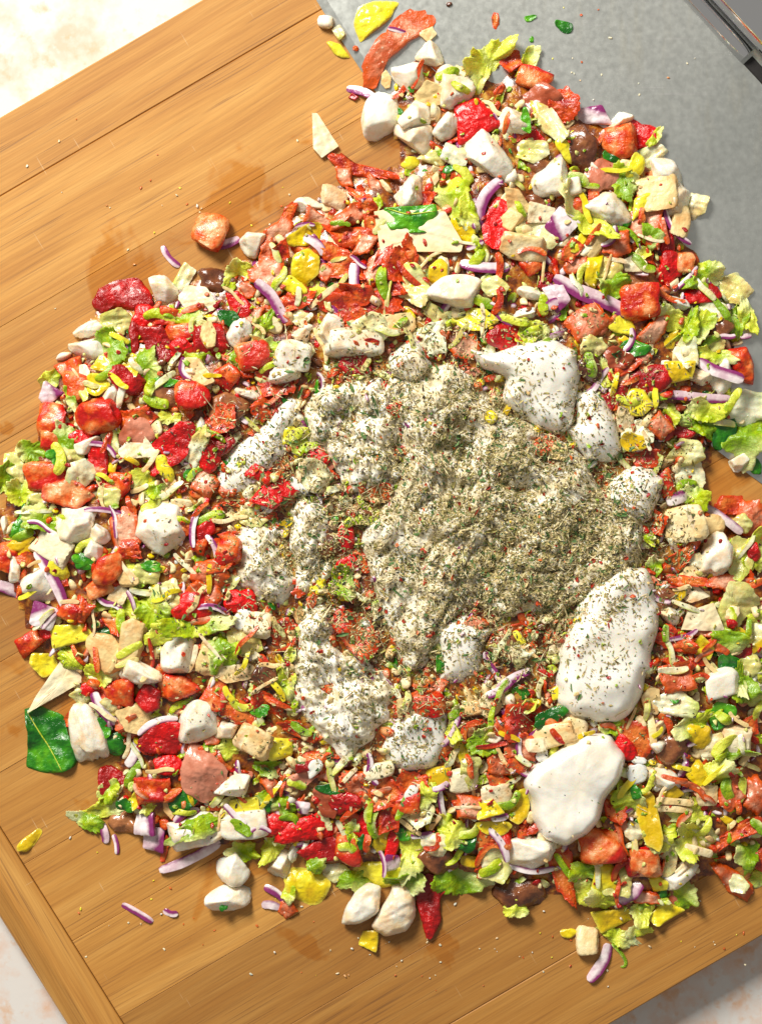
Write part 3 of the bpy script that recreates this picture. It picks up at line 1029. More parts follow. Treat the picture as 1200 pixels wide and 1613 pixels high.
LT 1097 785 36 38 0
SA 1017 720 44 30 10
TM 1050 765 26 48 0
SA 1147 797 52 30 -10
ON 1065 785 30 24 -20
SP 423 430 54 52 0
YP 480 420 44 56 20
YP 463 450 40 24 0
ON ~18 $403,443 427,463 450,507 !bright purple onion slice above the dressing's upper left|the bright purple onion slice
SA 545 422 60 40 10
ON 558 437 44 20 90
SA @400,400 290,230 360,180 640,170 715,160 700,270 580,330 420,320 330,270 !broad red salami slice in the upper middle|the broad red salami slice
SP 593 420 64 28 -60
SA 630 417 52 54 0
LT 500 457 24 22 0
TH 510 465 50 8 -40
MZ 592 472 20 17 0 +
PV 623 510 54 30 -10
LR 655 450 44 62 0
YP 690 430 28 44 10
MZ 717 460 88 54 -5 !flat speckled white cheese piece above the dressing|the speckled white cheese
ON 763 420 68 22 5
LR 777 450 44 30 20
ON 787 497 44 12 45
YP 747 503 74 34 10
SP 733 547 44 34 -20
LR 690 497 44 24 40
LR 680 533 54 54 20
MZ 517 523 48 56 10
MZ 470 528 30 26 10
MZ 462 560 58 48 0
MZ 447 590 48 32 10
LT 417 513 48 22 -60
SA 435 600 60 46 0
RP 560 575 52 34 0
TM 400 560 52 46 0
SA 420 640 56 40 -20
MZ 555 540 92 72 30 !herb-crusted cheese lump at the top of the dressing|the herb-crusted cheese lump
MZ 645 565 66 58 0
LR 585 515 56 40 20
SP 330 905 58 44 0
RP 303 957 58 44 0
SP 323 937 54 42 10
RP 380 950 46 46 0
ON 335 958 44 12 10
ON 307 827 64 13 -80
RP 323 837 28 44 0
TM 317 857 36 34 0
ON 337 865 44 12 70
RP 345 700 44 40 0
TM 360 870 44 44 0
SA 350 660 40 52 30
SA 420 1107 66 34 40
SA 465 1150 60 26 30
PV 408 1172 40 42 30
YP 440 1180 44 34 0
LT 450 1077 30 52 0
OL 415 1063 36 36 0
GB 410 1120 28 20 0
SA 440 990 54 22 -30
PV 405 985 40 36 0
LR 385 1010 54 40 20
PV 370 1060 62 26 -5
PV 770 1110 52 34 -20
ON 790 1083 50 16 -35
LT 762 1168 40 38 0
YP 727 1183 54 20 60
SA 787 1147 36 26 30
TM 677 1110 50 40 0
LT 717 1143 20 48 10
PV 647 1117 44 38 0
SA 500 1200 50 30 10
RP 540 1265 50 40 -20
SP 560 1235 50 36 0
SA 650 1235 54 36 10
YP 690 1225 44 32 -20
OL 735 1150 44 38 0
TM 640 1265 44 36 0
PV 595 1215 48 24 -15
RP 435 775 80 46 -25 ^!glistening red pepper strip sunk in the left dressing|the red strip in the dressing
RP 405 745 40 30 -20 ^
TM 560 1000 92 58 60 ^!dark red tomato chunk dusted with herbs in the dressing|the dark tomato in the dressing
SP 857 703 44 28 -20 ^
YP 772 657 24 22 10 ^
PV 880 712 28 26 0 ^
SA 625 645 34 24 0 ^
RP 545 845 30 50 10
OL 570 815 44 40 0
RP 550 890 44 26 -20
LT 540 920 36 44 0
RP 500 720 36 40 0
LR 495 750 46 50 30
LT 480 700 34 40 0
OL 520 860 40 40 0
SA 590 770 50 40 0
GB 700 1040 24 40 20
OL 800 1020 54 40 0
SP 745 985 50 30 0
SA 440 400 54 26 -40
SA 455 335 40 18 -60
SP 500 345 48 30 20
SA 520 395 62 30 15
SP 575 385 50 24 -50
SA 605 395 60 22 -65
SA 560 460 64 34 5
SP 420 395 44 22 -70
SA 645 390 44 22 80
SP 505 425 46 26 30
SA 590 355 44 20 40
SA 470 470 56 28 -15
SP 535 350 40 18 -40
SA 620 450 46 30 10
LT 1105 510 70 30 -60
LT 1125 560 50 30 20
LT 1120 640 60 36 -20
LT 1060 500 54 28 40
LT 1150 1010 50 34 30
LT 1130 1220 56 30 -20
LT 1040 1320 46 40 10
LT 945 1420 50 30 10
LT 640 1390 50 30 20
LT 560 1385 46 30 -20
LT 380 1345 44 28 10
'''
COVER_POLY = [np.array([(620, 640), (900, 700), (1000, 800), (1000, 890), (850, 960), (650, 1020), (590, 880)])]
# ------------------------------------------------------------------ kinds of piece
KIND = {  # name, category, noun for the label, group, order
 'MZ': ('mozzarella_chunk', 'mozzarella', 'white mozzarella piece', 'mozzarella pieces in the salad', 3),
 'PV': ('provolone_piece', 'cheese', 'cream coloured provolone piece', 'provolone pieces in the salad', 3),
 'CH': ('cheese_slice', 'cheese', 'cheese slice', 'cheese slices in the salad', 5),
 'TM': ('tomato_dice', 'tomato', 'orange-red tomato dice', 'tomato dice in the salad', 1),
 'RP': ('red_pepper_piece', 'red pepper', 'roasted red pepper piece', 'roasted red pepper pieces in the salad', 3),
 'SA': ('salami_strip', 'salami', 'rust orange salami strip', 'salami strips in the salad', 2),
 'SP': ('pink_salami_piece', 'salami', 'pink speckled salami piece', 'pink salami pieces in the salad', 2),
 'HM': ('ham_piece', 'ham', 'pink-brown ham piece', 'ham pieces in the salad', 2),
 'OL': ('olive_piece', 'olive', 'brown olive piece', 'olive pieces in the salad', 1),
 'ON': ('red_onion_sliver', 'red onion', 'purple onion sliver', 'red onion slivers in the salad', 6),
 'OC': ('red_onion_square', 'red onion', 'pale onion square with purple side', 'red onion squares in the salad', 5),
 'LT': ('lettuce_shred', 'lettuce', 'yellow-green lettuce shred', 'lettuce shreds in the salad', 5),
 'LR': ('lettuce_rib', 'lettuce', 'pale lettuce rib', 'lettuce ribs in the salad', 3),
 'YP': ('yellow_pepper_piece', 'yellow pepper', 'yellow pepper piece', 'yellow pepper pieces in the salad', 4),
 'GB': ('basil_scrap', 'basil', 'dark green basil scrap', 'basil scraps in the salad', 7),
 'DS': ('dressing_spatter', 'dressing', 'small white dressing spatter', 'small spatters of dressing round the dollops', 9),
 'TH': ('cheese_shred', 'cheese', 'thin cheese shred', 'cheese shreds in the salad', 6),
}
def shape(kind, L, W, r, pts=None, lod=2):
    """local vertices (x right, y down, z up), faces, mix value"""
    n, rings = {2: (52, 7), 1: (26, 4), 0: (11, 2)}[lod]
    lv = {2: 3, 1: 2, 0: 1}[lod]
    m = min(L, W)
    def body(style='poly', corners=None): return outline_blob(L, W, r, 48, style, corners) if pts is None else pts
    c = None
    if L == 0 and pts is not None and kind not in ('ON', 'TH'):
        V, F, mx, c = strip(pts, W, {'LT': 2.2, 'SA': 3}.get(kind, np.clip(W * .32, 2, 4)), r, arch=r.uniform(0, 7), twist=r.uniform(-1.6, 1.6), taper=.3, n=18, k=8)
        if kind == 'LT': mx = np.clip(mx * r.uniform(0, .8), 0, 1)
    elif kind == 'MZ' and pts is None:
        if r.random() < .06: V, F, mx = solid(L, W, np.clip(.60 * m + 5, 9, 32), r, lv + (1 if lod == 2 else 0), 'dice', r.choice([40, 70, 110]), .02, .008, dents=r.integers(0, 2))
        else: V, F, mx = solid(L, W, np.clip(.60 * m + 5, 9, 34), r, lv + (1 if lod == 2 else 0), 'cut', r.choice([34, 70, 110]), *((.02, .014) if r.random() < .5 else (.06, .05)), dents=r.integers(0, 3))
    elif kind in ('MZ',):
        V, F, mx, c = sheet(pts, 30, r, n + 20, rings + 3, 3, .015, wave=1.5, wf=.08, bend=(-.10, -.10), edge=.92)
    elif kind == 'PV':
        if r.random() < .45: V, F, mx = solid(L, W, np.clip(.5 * m, 7, 20), r, lv + (1 if lod == 2 else 0), 'dice', 60, .03, .02, dents=1)
        else: V, F, mx, c = sheet(body(), np.clip(.24 * m, 4, 9), r, n, rings, 0 if lod < 2 else 1, .035, wave=1.2, wf=.06, edge=.15)
    elif kind == 'CH':
        V, F, mx, c = sheet(pts, 8, r, n + 24, rings, 0, .006, wave=.8, wf=.03, edge=.12)
    elif kind == 'TM':
        if pts is not None: V, F, mx, c = sheet(pts, 24, r, n + 20, rings + 2, 2, .02, wave=2, edge=.8)
        elif r.random() < .5: V, F, mx = solid(L, W, np.clip(.62 * m, 8, 32), r, lv, 'dice', 30, .06, .03, dents=3)
        else:
            V, F, mx, c = sheet(body('poly'), np.clip(.36 * m, 5, 15), r, n, rings, 1, .05, bend=(r.uniform(-.2, .1), r.uniform(-.4, .15)), wave=.06 * m, wf=7 / max(m, 8), edge=.45)
            mx = np.where(np.arange(len(V)) >= len(V) // 2, 1.0, mx * .8)
    elif kind == 'OL':
        V, F, mx, c = sheet(body('blob'), np.clip(.24 * m, 4, 9), r, n, rings, 2, .04, bend=(r.uniform(-.25, -.05), r.uniform(-.6, -.2)), wave=.06 * m, wf=6 / max(m, 8), edge=.6)
    elif kind == 'RP':
        k = r.choice([-1, -1, -1, 1]); b = r.uniform(.1, .32) * k
        V, F, mx, c = sheet(body('blob' if r.random() < .5 else 'poly'), np.clip(.18 * m, 4, 8), r, n, rings, 1, .05, bend=(b * .25, b) if L >= W else (b, b * .25), wave=.055 * m, wf=4.2 / max(m, 8), edge=.8)
    elif kind == 'SA':
        V, F, mx, c = sheet(body(), np.clip(.14 * m, 3, 6), r, n, rings, 0, .09, bend=(r.uniform(-.12, .12), r.uniform(-.35, .35)), wave=.10 * m, wf=4.5 / max(m, 8), ruffle=.04 * m, rk=5, edge=.4)
    elif kind == 'SP':
        V, F, mx, c = sheet(body(), np.clip(.26 * m, 4, 10), r, n, rings, 0, .09, bend=(0, r.uniform(-.25, .1)), wave=.07 * m, wf=6 / max(m, 8), edge=.5)
    elif kind == 'HM':
        V, F, mx, c = sheet(body('blob'), np.clip(.17 * m, 4, 9), r, n, rings, 1, .04, bend=(r.uniform(-.2, .05), r.uniform(-.25, .1)), wave=.09 * m, wf=5 / max(m, 8), fold=0 if pts is None else -.18, edge=.4)
    elif kind in ('ON', 'TH'):
        if pts is None:
            cv = r.choice([-1, 1]) * r.uniform(.05, .26) * L if kind == 'ON' else r.uniform(-.05, .05) * L
            t = np.linspace(-1, 1, 9); path = np.c_[t * L / 2, cv * (t ** 2 - .5) * .6]
        else: path = pts
        if kind == 'ON' and pts is None: W = W * .72
        V, F, mx, c = strip(path, W, np.clip(W * .34, 2, 6), r, arch=np.clip(L * .06, 0, 5), twist=r.uniform(-.8, .8), taper=.22 if kind == 'ON' else .12, n={2: 20, 1: 10, 0: 6}[lod], k={2: 12, 1: 8, 0: 5}[lod])
        if kind == 'ON' and r.random() < .5: mx = 1 - mx
        if kind == 'ON':
            mx = np.clip(mx * r.uniform(.75, 1.25) + r.uniform(-.15, .15), 0, 1.2)
    elif kind == 'OC':
        V, F, mx, c = sheet(body('poly', 4), np.clip(.26 * m, 5, 10), r, n, rings, 1, .02, bend=(0, -.14), wave=.8, edge=.3)
        a = r.uniform(0, 6.28); mx = np.clip(.5 + .62 * (V[:, 0] / L * 2 * math.cos(a) + V[:, 1] / W * 2 * math.sin(a)), 0, 1) ** 1.5
    elif kind == 'LT':
        V, F, mx, c = sheet(body('blob'), 2.2, r, n + (16 if lod == 2 else 0), rings + (2 if lod == 2 else 0), 0, .13, bend=(r.uniform(-.2, .2), r.choice([-1, 1]) * r.uniform(.1, .5)), wave=.13 * m, wf=6 / max(m, 8), ruffle=.07 * m, rk=r.integers(4, 8), fold=r.choice([0, .35, -.35]), edge=.2)
        a = r.uniform(0, 6.28); g = (V[:, 0] * math.cos(a) + V[:, 1] * math.sin(a)) / max(m, 1)
        mx = np.clip(.30 + .75 * g, 0, 1)
    elif kind == 'LR':
        V, F, mx, c = sheet(body(), np.clip(.17 * m, 3.5, 7), r, n, rings, 1, .05, bend=(r.uniform(-.1, .1), r.uniform(-.45, .35)), wave=.05 * m, wf=7 / max(m, 8), edge=.6)
        a = r.uniform(0, 6.28); mx = np.clip(.45 + .8 * (V[:, 0] * math.cos(a) + V[:, 1] * math.sin(a)) / max(m, 1), 0, 1)
        V[:, 2] += .7 * np.sin(V[:, 1] * .55)
    elif kind == 'YP':
        V, F, mx, c = sheet(body('blob' if r.random() < .4 else 'poly'), np.clip(.2 * m, 4, 8), r, n, rings, 2, .025, bend=(r.uniform(-.08, .05), r.choice([-1, -1, 1]) * r.uniform(.15, .42)), wave=.04 * m, wf=5 / max(m, 8), edge=.7)
    elif kind == 'GB':
        V, F, mx, c = sheet(body('blob'), 1.6, r, n + 12, rings + 2, 1, .02, bend=(r.uniform(-.1, .1), r.uniform(-.3, .15)), wave=(.06 if pts is None else .085) * m, wf=5 / max(m, 8), ruffle=(.03 if pts is None else .05) * m, rk=4, fold=0 if pts is None else .12, edge=.2)
    return V, F, mx, c

MATKEY = {k: k for k in KIND}; MATKEY['OC'] = 'ON'; MATKEY['TH'] = 'PV'
TILT = {'MZ': 7, 'PV': 15, 'CH': 4, 'TM': 12, 'RP': 12, 'SA': 18, 'SP': 14, 'HM': 10, 'OL': 10, 'ON': 9, 'OC': 16, 'LT': 16, 'LR': 18, 'YP': 14, 'GB': 8, 'TH': 8}
SHARP = {'PV': 48, 'CH': 48, 'SA': 50, 'SP': 50, 'HM': 55, 'OC': 48, 'LR': 50, 'YP': 55, 'TM': 55, 'ON': 50, 'TH': 50, 'RP': 62}
LIFT = {'ON': .5, 'GB': .62, 'CH': .6, 'TH': .6}

# ------------------------------------------------------------------ small chopped mass under the pieces: nobody could count it
BV, BF, BM, BX = [], [], [], []
boff = 0
def add_bulk(V, F, key, mx):
    global boff
    BV.append(V); BF.append(F + boff); BM.append(np.full(len(F), MI[key])); BX.append(mx); boff += len(V)
stp = 5
sub = MOUND[::stp, ::stp]; gh, gw = sub.shape
xs = np.arange(gw) * CELL * stp + GX0; ys = np.arange(gh) * CELL * stp + GY0
XX, YY = np.meshgrid(xs, ys)
Z = sub * .80 + np.where(sub > 3, sn(np.c_[XX.ravel(), YY.ravel()], .09, rng, 9).reshape(gh, gw) * 3.5, 0) - .6
keep = sub > 2.0
idx = -np.ones(sub.shape, int); ok = blur(keep.astype(float), 1) > 0
idx[ok] = np.arange(ok.sum())
V = np.c_[XX[ok], YY[ok], np.maximum(Z[ok], -.5)]
F = []
for i in range(gh - 1):
    for j in range(gw - 1):
        a, b, c_, d = idx[i, j], idx[i, j + 1], idx[i + 1, j + 1], idx[i + 1, j]
        if min(a, b, c_, d) >= 0 and (keep[i, j] or keep[i + 1, j + 1]): F += [[a, d, c_], [a, c_, b]]
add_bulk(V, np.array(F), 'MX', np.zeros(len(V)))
KW = {'MZ': 3, 'PV': 14, 'TM': 7, 'RP': 5, 'SA': 14, 'SP': 7, 'HM': 3, 'OL': 1, 'ON': 9, 'LT': 15, 'LR': 16, 'YP': 8, 'GB': 3, 'TH': 10}
kk = list(KW); kp = np.array([KW[k] for k in kk], float); kp /= kp.sum()
pool = {k: [shape(k, 1.0 * a, 1.0 * b, np.random.default_rng(900 + i * 31 + hash_), lod=0)[:3] for i, (a, b) in enumerate(((22, 15), (17, 15), (26, 12), (14, 11), (30, 16)))] for hash_, k in enumerate(kk)}
pcand = GP[(MOUND.ravel() > 7)]
nb = 5200
for P in pcand[rng.integers(0, len(pcand), nb)]:
    k = kk[rng.choice(len(kk), p=kp)]
    V, F, mx = pool[k][rng.integers(0, 5)]
    sc = rng.uniform(.55, 1.15)
    V = rotz(tilt(V * sc, rng.normal() * 28, rng.normal() * 28), rng.uniform(0, 360))
    x, y = P + rng.uniform(-1, 1, 2)
    z = hget(x, y) * .97 + 1.5
    i_, j_ = int((y - GY0) / CELL), int((x - GX0) / CELL)
    z = min(z, MOUND[i_, j_] * 1.0 + 9)
    V = V + np.array([x, y, z]); V[:, 2] = np.maximum(V[:, 2], .3)
    add_bulk(V, F, MATKEY[k], mx)
    hput(V[:, 0], V[:, 1], V[:, 2])
VB_, FB_, MB_, XB_ = np.vstack(BV), np.vstack(BF), np.concatenate(BM), np.concatenate(BX)
Vl = VB_.copy(); Vl[:, 0] -= 600; Vl[:, 1] -= 806.5
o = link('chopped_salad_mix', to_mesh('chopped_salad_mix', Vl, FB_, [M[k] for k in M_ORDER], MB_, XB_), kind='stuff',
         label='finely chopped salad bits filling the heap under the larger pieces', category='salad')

RAYV, RAYF = [VB_], [FB_]; rayoff = len(VB_)
# ------------------------------------------------------------------ place one piece
PIECES = []
def drop(kind, x, y, V, F, mx, pct, r, maxz=None):
    global rayoff
    zz = hget(*pc(x, y, 40))
    for _ in range(2):
        X, Y = pc(x, y, float(zz))
        low = V[:, 2] < np.percentile(V[:, 2], 55)
        d = hget(V[low, 0] + X, V[low, 1] + Y) - V[low, 2]
        z0 = np.percentile(d, pct)
        z0 = max(z0, .4 - V[:, 2].min() if pct > 97 else (np.percentile(d, 8)))
        zz = z0 + V[:, 2].max() * .6
    ground = np.where(np.hypot(X - CB[0], Y - CB[1]) < RB, 7.4, .4)
    Vw = V + np.array([X, Y, z0])
    Vw[:, 2] = np.maximum(Vw[:, 2], ground + .02 * (Vw[:, 2] - ground))       # soft food settles flat on the board
    hput(Vw[:, 0], Vw[:, 1], Vw[:, 2])
    RAYV.append(Vw); RAYF.append(F + rayoff); rayoff += len(Vw)
    return X, Y, z0, Vw
def make_piece(kind, x, y, L, W, ang, pts, seed, extra=None, ref=None, own=None, pct=None, lod=2):
    r = np.random.default_rng(seed)
    V, F, mx, c = shape(kind, L, W, r, pts, lod)
    if pts is not None and c is not None: x, y = c
    a, b = r.normal() * TILT[kind] * .6, r.normal() * TILT[kind] * .6
    if pts is not None: a *= .4; b *= .4
    V = tilt(V, a, b)
    if pts is None: V = rotz(V, ang)
    X, Y, z0, Vw = drop(kind, x, y, V, F, mx, pct or 100 * LIFT.get(kind, .5), r)
    me = to_mesh(KIND[kind][0], Vw - np.array([X, Y, z0]), F, [M[MATKEY[kind]]], None, mx, sharp=SHARP.get(kind))
    ob = link(KIND[kind][0], me, loc=wpos(X, Y, z0))
    ext = V[:, :2].max(0) - V[:, :2].min(0)
    PIECES.append(dict(o=ob, kind=kind, x=x, y=y, L=max(ext), W=min(ext), own=own, ref=ref))
    return ob
def parse(line):
    own = ref = None
    if '!' in line: line, t = line.split('!', 1); own, ref = t.split('|')
    tok = line.split(); k = tok[0]; flag = ''
    if tok[-1] in '+^': flag = tok[-1]; tok = tok[:-1]
    while tok[-1][-1] in '+^': flag = tok[-1][-1]; tok[-1] = tok[-1][:-1]; tok = [t for t in tok if t]
    wd = 0
    if tok[1].startswith('~'): wd = float(tok[1][1:]); tok.pop(1)
    if tok[1][0] in '@$':
        if tok[1][0] == '@':
            ox, oy = map(float, tok[1][1:].split(',')); pts = np.array([[float(v) for v in t.split(',')] for t in tok[2:]]) / 3 + (ox, oy)
        else:
            tok[1] = tok[1][1:]; pts = np.array([[float(v) for v in t.split(',')] for t in tok[1:]])
        ex = pts.max(0) - pts.min(0)
        return dict(k=k, x=pts[:, 0].mean(), y=pts[:, 1].mean(), L=0 if wd else ex[0], W=wd or ex[1], a=0, pts=pts, flag=flag, own=own, ref=ref)
    n = [float(v) for v in tok[1:]]
    return dict(k=k, x=n[0], y=n[1], L=n[2], W=n[3], a=n[4] if len(n) > 4 else 0, pts=None, flag=flag, own=own, ref=ref)
FILL = []
def fillers(n):
    r = np.random.default_rng(4242)
    cand = GP[(MOUND.ravel() > 16)]
    KF = {'PV': 14, 'TM': 6, 'RP': 3, 'SA': 15, 'SP': 9, 'HM': 3, 'OL': 2, 'ON': 7, 'LT': 15, 'LR': 15, 'YP': 8, 'MZ': 2, 'GB': 3}
    ks = list(KF); pp = np.array([KF[k] for k in ks], float); pp /= pp.sum()
    pts = []
    while len(pts) < n:
        q = cand[r.integers(0, len(cand))]
        if not (-10 < q[0] < 1210): continue
        if any(inside(q[None], dd)[0] for dd in COVER): continue
        if pts and min((q[0] - t[0]) ** 2 + (q[1] - t[1]) ** 2 for t in pts) < 22 ** 2: continue
        pts.append(q)
        k = ks[r.choice(len(ks), p=pp)]; L = r.uniform(20, 42); W = L * r.uniform(.35, .8)
        if k == 'ON': W = r.uniform(8, 16)
        FILL.append(dict(k=k, x=q[0], y=q[1], L=L, W=W, a=r.uniform(1, 359), pts=None, flag='', own=None, ref=None, seed=int(r.integers(1e6)), ord=0))
ITEMS = [parse(l) for l in DATA.strip().splitlines() if l.strip()]
for i, it in enumerate(ITEMS):
    it['seed'] = 5000 + i * 17
    it['ord'] = KIND[it['k']][4] + (10 if it['flag'] == '+' else 0)
def build(it):
    g = {'MZ': 1.03, 'TM': 1.03, 'LT': 1.3, 'LR': 1.2}.get(it['k'], 1.12)
    lod = 2 if max(it['L'], it['W']) > 26 or it['pts'] is not None else 1
    ang = it['a'] if it['a'] else (np.random.default_rng(it['seed'] + 1).uniform(-14, 14))
    make_piece(it['k'], it['x'], it['y'], it['L'] * g, it['W'] * (g if it['L'] else 1), ang, it['pts'], it['seed'], own=it['own'], ref=it['ref'], lod=lod)
COVER = [d_ for d_ in COVER_POLY]
fillers(430)
for it in FILL: build(it)
# ------------------------------------------------------------------ creamy dressing
def DT(s, ox, oy, k=3.0):
    return np.array([[float(v) for v in t.split(',')] for t in s.split()]) / k + (ox, oy)
DRESS = [
 ('DT', 34, 6.5, DT('700,560 760,600 850,690 930,730 1000,790 1030,850 1010,900 930,930 880,975 820,985 790,975 740,970 700,1000 680,1040 650,1060 620,1060 610,1000 580,920 555,870 560,830 600,800 620,750 640,720 610,690 600,640 610,605 650,590', 0, 0, 1), 'herb-crusted mass of dressing in the middle of the salad'),
 ('DM', 32, 8, DT('480,640 500,610 560,590 600,600 640,660 625,720 635,760 600,785 545,780 520,735 480,690', 0, 0, 1), 'lumpy seasoned dressing above the dark hole'),
 ('DR', 24, 4, DT('60,750 100,680 250,600 350,470 410,405 450,440 470,560 400,600 390,690 350,760 290,840 200,900 120,940 60,900', 320, 480), 'white dressing lobe above the red pepper strip'),
 ('DM', 30, 8, DT('190,200 220,150 300,115 450,110 480,230 490,330 500,420 450,540 330,520 230,450 185,370 210,290', 300, 780), 'square seasoned dressing lump below the red pepper strip'),
 ('DM', 30, 8, DT('440,40 560,0 670,60 680,230 670,380 600,440 500,470 480,330', 300, 780), 'seasoned dressing lump left of the dark hole'),
 ('DM', 32, 8, DT('550,520 610,505 650,550 700,650 720,740 870,760 900,830 950,900 970,1000 920,1130 840,1200 760,1240 700,1260 620,1180 600,1110 500,1030 450,970 490,870 500,780 520,640', 300, 780), 'speckled dressing lobe below the dark red tomato'),
 ('DR', 28, 4, DT('600,1175 615,1150 635,1120 667,1105 695,1100 708,1125 705,1190 685,1212 645,1218 615,1210', 0, 0, 1), 'round white dressing blob at the bottom of the seasoned mass'),
 ('DR', 28, 4, DT('30,380 160,320 300,400 250,480 235,620 140,660 40,640', 680, 860), 'blocky dressing lump right of the dark red tomato'),
 ('DR', 42, 4, DT('170,80 280,110 330,100 420,60 520,50 600,40 680,100 705,170 685,260 680,340 660,450 600,480 500,470 420,400 330,330 350,220 250,180', 680, 520), 'smooth white dressing lobe at the upper right of the herbs'),
 ('DR', 32, 3, DT('690,320 760,275 820,320 850,390 890,480 900,560 860,610 740,620 690,540 640,470 690,440', 680, 520), 'narrow white dressing ridge beside the red pepper wedge'),
 ('DR', 32, 3, DT('860,700 960,640 1050,650 1100,700 1090,790 1050,880 1000,910 900,900 840,800', 680, 520), 'smooth white dressing tip at the right end of the herbs'),
 ('DR', 44, 4, DT('700,300 760,200 860,110 1000,100 1055,160 1060,280 1065,360 1050,470 1035,580 1000,600 990,720 930,800 880,840 800,820 650,790 600,720 600,600 620,450 680,380', 680, 860), 'large peppered white dressing lobe above the clean dollop'),
 ('DR', 50, 4, DT('450,1130 480,1050 560,1010 640,950 720,905 800,900 850,920 880,970 915,1010 900,1060 870,1120 820,1190 800,1260 770,1320 720,1370 650,1410 580,1405 520,1350 480,1250', 680, 860), 'clean white dollop of dressing without herbs'),
]
DP = [q[3] for q in DRESS]
def in_dressing(x, y): return any(inside(np.array([[x, y]]), q)[0] for q in DP)
FIRST = [i for i in ITEMS if i['flag'] != '^' and in_dressing(i['x'], i['y'])]
for it in sorted(FIRST, key=lambda i: i['ord']): build(it)
def pour(di):
    global rayoff
    mk, Hh, lump, poly, lab = DRESS[di]
    HB = blur(HM, 14)
    r = np.random.default_rng(300 + di)
    n = 160; o = resample(poly, n, 3 if di < len(DRESS) - 1 else 8); c = o.mean(0)
    ang_ = np.arange(n) / n * 6.283; cs_ = np.c_[np.cos(ang_), np.sin(ang_)]
    o = c + (o - c) * ((1.0 if mk != 'DR' else 1.06 if di == 12 else 1.02) + (.015 if di == len(DRESS) - 1 else .045 if mk == 'DR' else .07) * sn(cs_, 5, r) + (.025 if mk == 'DR' else .06) * sn(cs_, 14, r))[:, None]
    sz = math.sqrt(abs(np.sum(o[:, 0] * np.roll(o[:, 1], -1) - o[:, 1] * np.roll(o[:, 0], -1))) / 2)
    rings = int(np.clip(sz / 4.5, 20, 64))
    t = np.linspace(0, 1, rings + 1)[1:]
    f = np.sin(t * math.pi / 2) ** .9
    P = [c[None]] + [c + (o - c) * k for k in f]; P = np.vstack(P); ff = np.r_[0, np.repeat(f, n)]
    P = np.array([pc(px, py, 60) for px, py in P])
    de = np.minimum(edge_dist(P, np.array([pc(px, py, 60) for px, py in o])), 60)
    base = HB[np.clip(((P[:, 1] - GY0) / CELL).astype(int), 0, GH - 1), np.clip(((P[:, 0] - GX0) / CELL).astype(int), 0, GW - 1)]
    base = base * .6 + np.median(base) * .4 - (14 if di < 8 else 6)
    prof = np.sqrt(np.clip(1 - (1 - np.clip(de / (24 if di == 6 else 17 if di == 12 else 28 if mk == 'DR' else 36), 0, 1)) ** 2, 0, 1))
    dome = np.sqrt(np.clip(1 - ff ** 2 * .8, 0, 1)) if (sz < 170 or mk == 'DR') else np.ones(len(ff))
    z = base + Hh * prof * (.45 + .55 * dome) + prof * (lump * sn(P, .055, r, 8) + (.75 if lump > 4 else .3) * lump * sn(P, .12, r, 8) + (.38 if lump > 4 else .06) * lump * sn(P, .3, r, 8))
    crease = (7 if di == 0 else 4) if di in (0, 1, 3, 4, 5) else 0
    if crease:
        cr = np.abs(sn(P, .045, r, 7)); cr2 = np.abs(sn(P, .1, r, 7))
        z = z - prof * (crease * np.clip(1 - cr / .3, 0, 1) ** 2 + .5 * crease * np.clip(1 - cr2 / .3, 0, 1) ** 2) + prof * 1.1 * sn(P, .6, r, 9)
    V = np.vstack([np.c_[P, z], np.c_[P[-n:], z[-n:] - 24]]); N = len(P); j = np.arange(n); j2 = (j + 1) % n
    F = [np.stack([np.zeros(n, int), 1 + j, 1 + j2], 1)]
    for k in range(rings):
        a, b = 1 + k * n, 1 + (k + 1) * n
        F += [np.stack([a + j, b + j, b + j2], 1), np.stack([a + j, b + j2, a + j2], 1)]
    F = np.vstack(F)
    V[:, 2] = np.maximum(V[:, 2], 1)
    hput(V[:, 0], V[:, 1], V[:, 2])
    RAYV.append(V); RAYF.append(F + rayoff); rayoff += len(V)
    X, Y = c
    ob = link('dressing_dollop', to_mesh('dressing_dollop', V - np.array([X, Y, 0]), F, [M[mk]]), loc=wpos(X, Y, 0))
    ob['label'] = lab; ob['category'] = 'dressing'; ob['group'] = 'dollops of creamy dressing on the salad'
for di in range(8): pour(di)
def slivers(n):
    r = np.random.default_rng(808); out = []
    cand = GP[(MOUND.ravel() > 12)]
    KS = {'LT': 26, 'LR': 16, 'TH': 16, 'SA': 16, 'ON': 10, 'YP': 8, 'SP': 8}
    ks = list(KS); pp = np.array([KS[k] for k in ks], float); pp /= pp.sum()
    while len(out) < n:
        x, y = cand[r.integers(0, len(cand))]
        if not (0 < x < 1200) or in_dressing(x, y): continue
        if any((x - i['x']) ** 2 + (y - i['y']) ** 2 < 30 ** 2 for i in ITEMS if i['own']): continue
        if out and min((x - t['x']) ** 2 + (y - t['y']) ** 2 for t in out) < 20 ** 2: continue
        k = ks[r.choice(len(ks), p=pp)]; L = r.uniform(26, 58); W = {'LT': r.uniform(9, 18), 'LR': r.uniform(7, 12), 'TH': r.uniform(4, 8), 'SA': r.uniform(6, 12), 'ON': r.uniform(6, 11), 'YP': r.uniform(7, 12), 'SP': r.uniform(7, 12)}[k]
        t = np.linspace(-1, 1, 9); cv = r.normal() * (.04 if k in ('TH', 'YP', 'LR') else .14) * L; wv = r.normal() * .03 * L
        path = rotz(np.c_[t * L / 2, cv * (t ** 2 - .4) + wv * np.sin(t * 4), t * 0], r.uniform(0, 360))[:, :2] + (x, y)
        out.append(dict(k=k, x=x, y=y, L=0, W=W, a=0, pts=path, flag='', own=None, ref=None, seed=int(r.integers(1e6)), ord=0))
    return out
